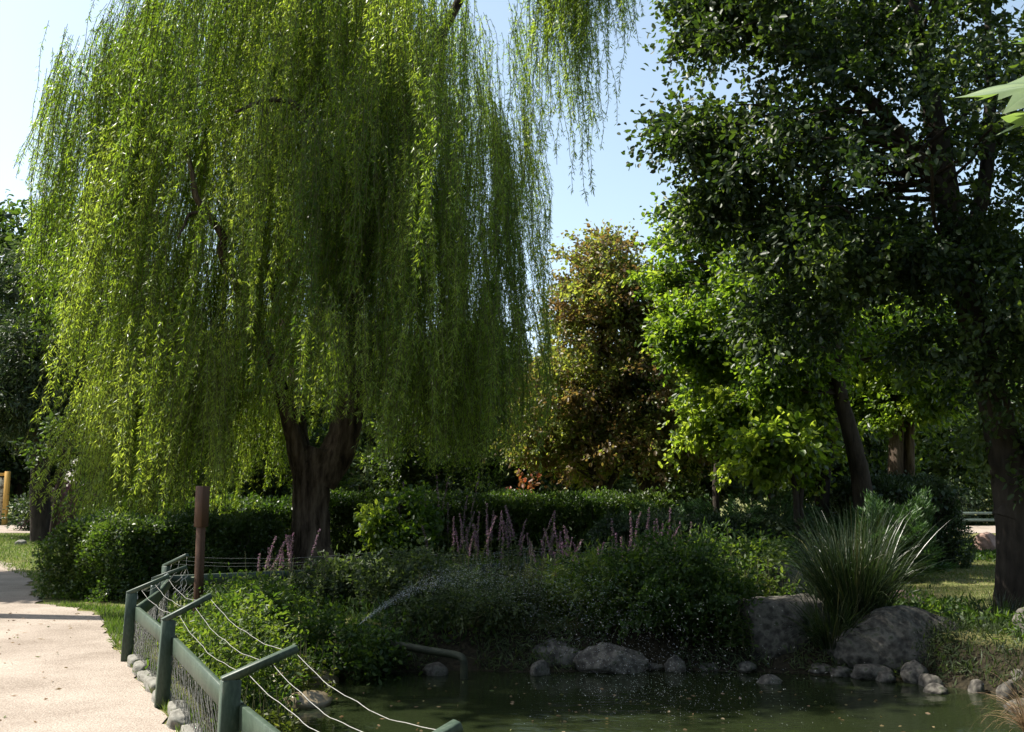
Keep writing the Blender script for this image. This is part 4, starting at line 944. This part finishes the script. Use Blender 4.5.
# ------------------------------------------------------------------ far fences, board, car
def rail_fence(name, label, pts, h, rails, mat, w=.09):
    t = thing(name, label, 'fence', pts[0]); pts = [np.asarray(p, float) for p in pts]
    for p in pts:
        b = MB(); bar(b, p+V(0,0,-.1), p+V(0,0,h), w, w, up=V(0,1,0)); b.build('post', M[mat], t)
    for a, c in zip(pts[:-1], pts[1:]):
        for z in rails:
            b = MB(); bar(b, a+V(0,-.07,z), c+V(0,-.07,z), .04, .11); b.build('rail', M[mat], t)
rail_fence('rail_fence', 'grey green rail fence beyond the bright strip of path at the right', [V(16.6+i_*1.75, 45.2+.02*i_, 0) for i_ in range(6)], .78, (.66, .36), 'farfence')
rail_fence('rail_fence', 'dark rail fence behind the flowering shrub at the left', [V(-24+i_*1.75, 49.6, 0) for i_ in range(8)], 1.25, (1.1, .55), 'farfence', .12)
c = G(6, 524); c[1] = 49.2; c[0] = P(6,500,49.2)[0]; c[2] = 0
t = thing('notice_board', 'ochre wooden framed notice board cut off by the left border', 'sign', c)
for dx in (0, -1.9):
    b = MB(); bar(b, c+V(dx,0,-.1), c+V(dx,0,2.6), .2, .2, up=V(0,1,0)); b.build('post', M['yellow'], t)
b = MB(); b.box(c+V(-.95,0,1.3), (1.68,.05,2.0)); b.build('panel', M['panel'], t)
b = MB(); bar(b, c+V(-1.79,0,2.45), c+V(-.11,0,2.45), .12, .14); b.build('cross_bar', M['yellow'], t)

def car(label, c, seed, body):
    t = thing('parked_car', label, 'car', c)
    prof = np.array([(-2.1,.35),(-2.12,.75),(-1.95,.95),(-1.45,1.0),(-.95,1.42),(.55,1.45),(1.25,1.0),(1.95,.88),(2.1,.6),(2.08,.35)])
    b = MB(); n = len(prof)
    ys = [-.82,-.74,.74,.82]; sc = [.93,1,1,.93]
    v = np.concatenate([np.stack([prof[:, 0]*s_, np.full(n, y_), .35+(prof[:, 1]-.35)*s_], -1) for y_, s_ in zip(ys, sc)])+c
    f = [[k_*n+i_, k_*n+(i_+1) % n, (k_+1)*n+(i_+1) % n, (k_+1)*n+i_] for k_ in range(3) for i_ in range(n)]
    b.add(v, f)
    for k_ in (0, 3):
        idx = k_*n+np.arange(n); b.add(np.concatenate([v[idx], [v[idx].mean(0)]]), np.stack([np.arange(n), (np.arange(n)+1) % n, np.full(n, n)], -1))
    b.build('body', M[body], t)
    b = MB(); b.add(np.array([(-1.15,-.83,1.02),(1.0,-.83,1.02),(.45,-.79,1.36),(-.8,-.79,1.36)])+c, [[0,1,2,3]]); b.build('window', M['glassdark'], t)
    for x in (-1.3, 1.3):
        for y_ in (-.8, .8):
            b = MB(); b.tube(np.array([(x,y_-.1,.31),(x,y_+.1,.31)])+c, .31, 18); b.build('wheel', M['tyre'], t)
car('white car glimpsed under the bronze leafed tree beyond the hedge', V(2.3,43.5,.01), 1, 'white')
car('pale blue car glimpsed behind the small red leafed shrub', V(-1.2,43.8,.01), 2, 'bluewhite')

# ------------------------------------------------------------------ water jet
def spray():
    reseed(260); b = MB()
    ico = np.array([(0,0,1),(1,0,0),(0,1,0),(-1,0,0),(0,-1,0),(0,0,-1)], float); fc = np.array([(0,1,2),(0,2,3),(0,3,4),(0,4,1),(5,2,1),(5,3,2),(5,4,3),(5,1,4)])
    p0 = P(354, 629, 11.6); n = 8000
    tt = rng.random(n)**1.1
    big = (rng.random(n) < .035)
    vx = 4.1+(.25+.55*tt)*rng.normal(size=n); vy = -1.9+(.12+.45*tt)*rng.normal(size=n); vz = 3.6+(.15+.45*tt)*rng.normal(size=n)
    ts = tt*1.15
    p = p0+np.stack([vx*ts, vy*ts, vz*ts-4.9*ts*ts], -1)
    ok = p[:, 2] > WATER+.01; p = p[ok]; m = len(p); r = np.where(big[ok] & (tt[ok] > .5), .0018+.0020*rng.random(m)**2, .0006+.0007*rng.random(m))
    vel = unit(np.stack([vx[ok], vy[ok], vz[ok]-9.8*ts[ok]], -1)); sd_ = unit(np.cross(vel, V(.1,.9,.3))); up_ = np.cross(vel, sd_)
    st = np.where(r > .002, 1.6, 6.0)[:, None]
    loc = ico[None]*r[:, None, None]
    v = p[:, None]+loc[..., :1]*sd_[:, None]+loc[..., 1:2]*up_[:, None]+loc[..., 2:]*(vel*st)[:, None]
    b.add(v.reshape(-1, 3), (fc[None]+np.arange(m)[:, None, None]*6).reshape(-1, 3))
    tag(b.build('water_spray', M['drop'], smooth=True), kind='stuff')
    # drops that bounce where the jet lands
    n = 900; b = MB(); c = G(630, 700, WATER); reseed(261)
    p = c+np.stack([rng.normal(size=n)*.55, rng.normal(size=n)*.75, np.abs(rng.normal(size=n))*.12+.01], -1); r = .0012+.0026*rng.random(n)**3
    v = p[:, None]+ico[None]*r[:, None, None]
    b.add(v.reshape(-1, 3), (fc[None]+np.arange(n)[:, None, None]*6).reshape(-1, 3))
    tag(b.build('water_splash', M['drop'], smooth=True), kind='stuff')
spray()

# ------------------------------------------------------------------ the lobed leaves close to the camera
def near_twig():
    reseed(270); Yd = 1.3
    M['near'] = leafmat('near_leaf', [(.11,.16,.07),(.20,.26,.14)], [(.26,.40,.08),(.34,.5,.1)], .3, .40, .5)
    M['near2'] = leafmat('near_leaf_green', [(.08,.15,.02),(.10,.18,.02)], [(.40,.60,.03),(.45,.65,.04)], .55, .45, .4)
    stem0 = P(1085, 60, Yd+.05)
    t = thing('leafy_twig', 'hanging twig of pointed lobed leaves close to the camera at the top right', 'leaf twig', stem0)
    b = MB(); pp = spline([P(1300,-120,Yd+.3), P(1180,-10,Yd+.15), stem0, P(1062,95,Yd+.03)], 8); b.tube(pp, interp_r([.006,.0045,.003,.0012], len(pp)), 6); b.build('stem', M['twig'], t)
    ang = np.radians([180,150,128,112,96,82,68,52,38,22,0]); 
    lobes = [(0,1.0),(12,.80),(20,.62),(27,.70),(33,.55),(44,.95),(54,.72),(64,.56),(74,.66),(84,.52),(100,.80),(118,.5),(150,.34),(180,.12)]
    a = np.array([l[0] for l in lobes]+[360-l[0] for l in lobes[-2:0:-1]]); r = np.array([l[1] for l in lobes]+[l[1] for l in lobes[-2:0:-1]])
    def leaf(attach, d, nrm, size, mat):
        d = unit(d); n_ = unit(nrm-d*np.dot(nrm, d)); s_ = np.cross(n_, d)
        rad = np.radians(a); K = 5; rings = []
        for k_ in range(1, K+1):
            q = k_/K; u = r*np.cos(rad)*q; v_ = r*np.sin(rad)*q
            hgt = -.22*(v_**2)+.10*np.sin(3*rad+.6)*q*q-.22*np.maximum(u, 0)**2+.07*np.cos(7*rad)*q*q*r
            rings.append(attach+size*((u[:, None]+.12)*d+v_[:, None]*s_+hgt[:, None]*n_))
        n = len(a); v = np.concatenate([[attach+size*.12*d]]+rings)
        b = MB(); i_, j_ = np.meshgrid(np.arange(K-1), np.arange(n), indexing='ij'); j2 = (j_+1) % n
        b.add(v, np.stack([1+i_*n+j_, 1+(i_+1)*n+j_, 1+(i_+1)*n+j2, 1+i_*n+j2], -1).reshape(-1, 4), np.tile(np.clip(.25+.75*(np.cos(rad*8) > .85)+.2*np.sin(rad*3), 0, 1), K-1))
        b.f3.append(np.stack([np.zeros(n, int), 1+np.arange(n), 1+(np.arange(n)+1) % n], -1)); b.t3.append(np.full(n, .5))
        b.build('leaf', mat, t, smooth=True)
    leaf(P(1056,84,Yd), V(-1,.1,-.02), V(.2,-.58,.78), .118, M['near'])
    leaf(P(1068,38,Yd+.04), V(-1,.05,.0), V(0,-.7,.7), .068, M['near2'])
    leaf(P(1060,112,Yd-.02), V(-1,-.1,-.04), V(0,-.12,1), .075, M['near'])
near_twig()
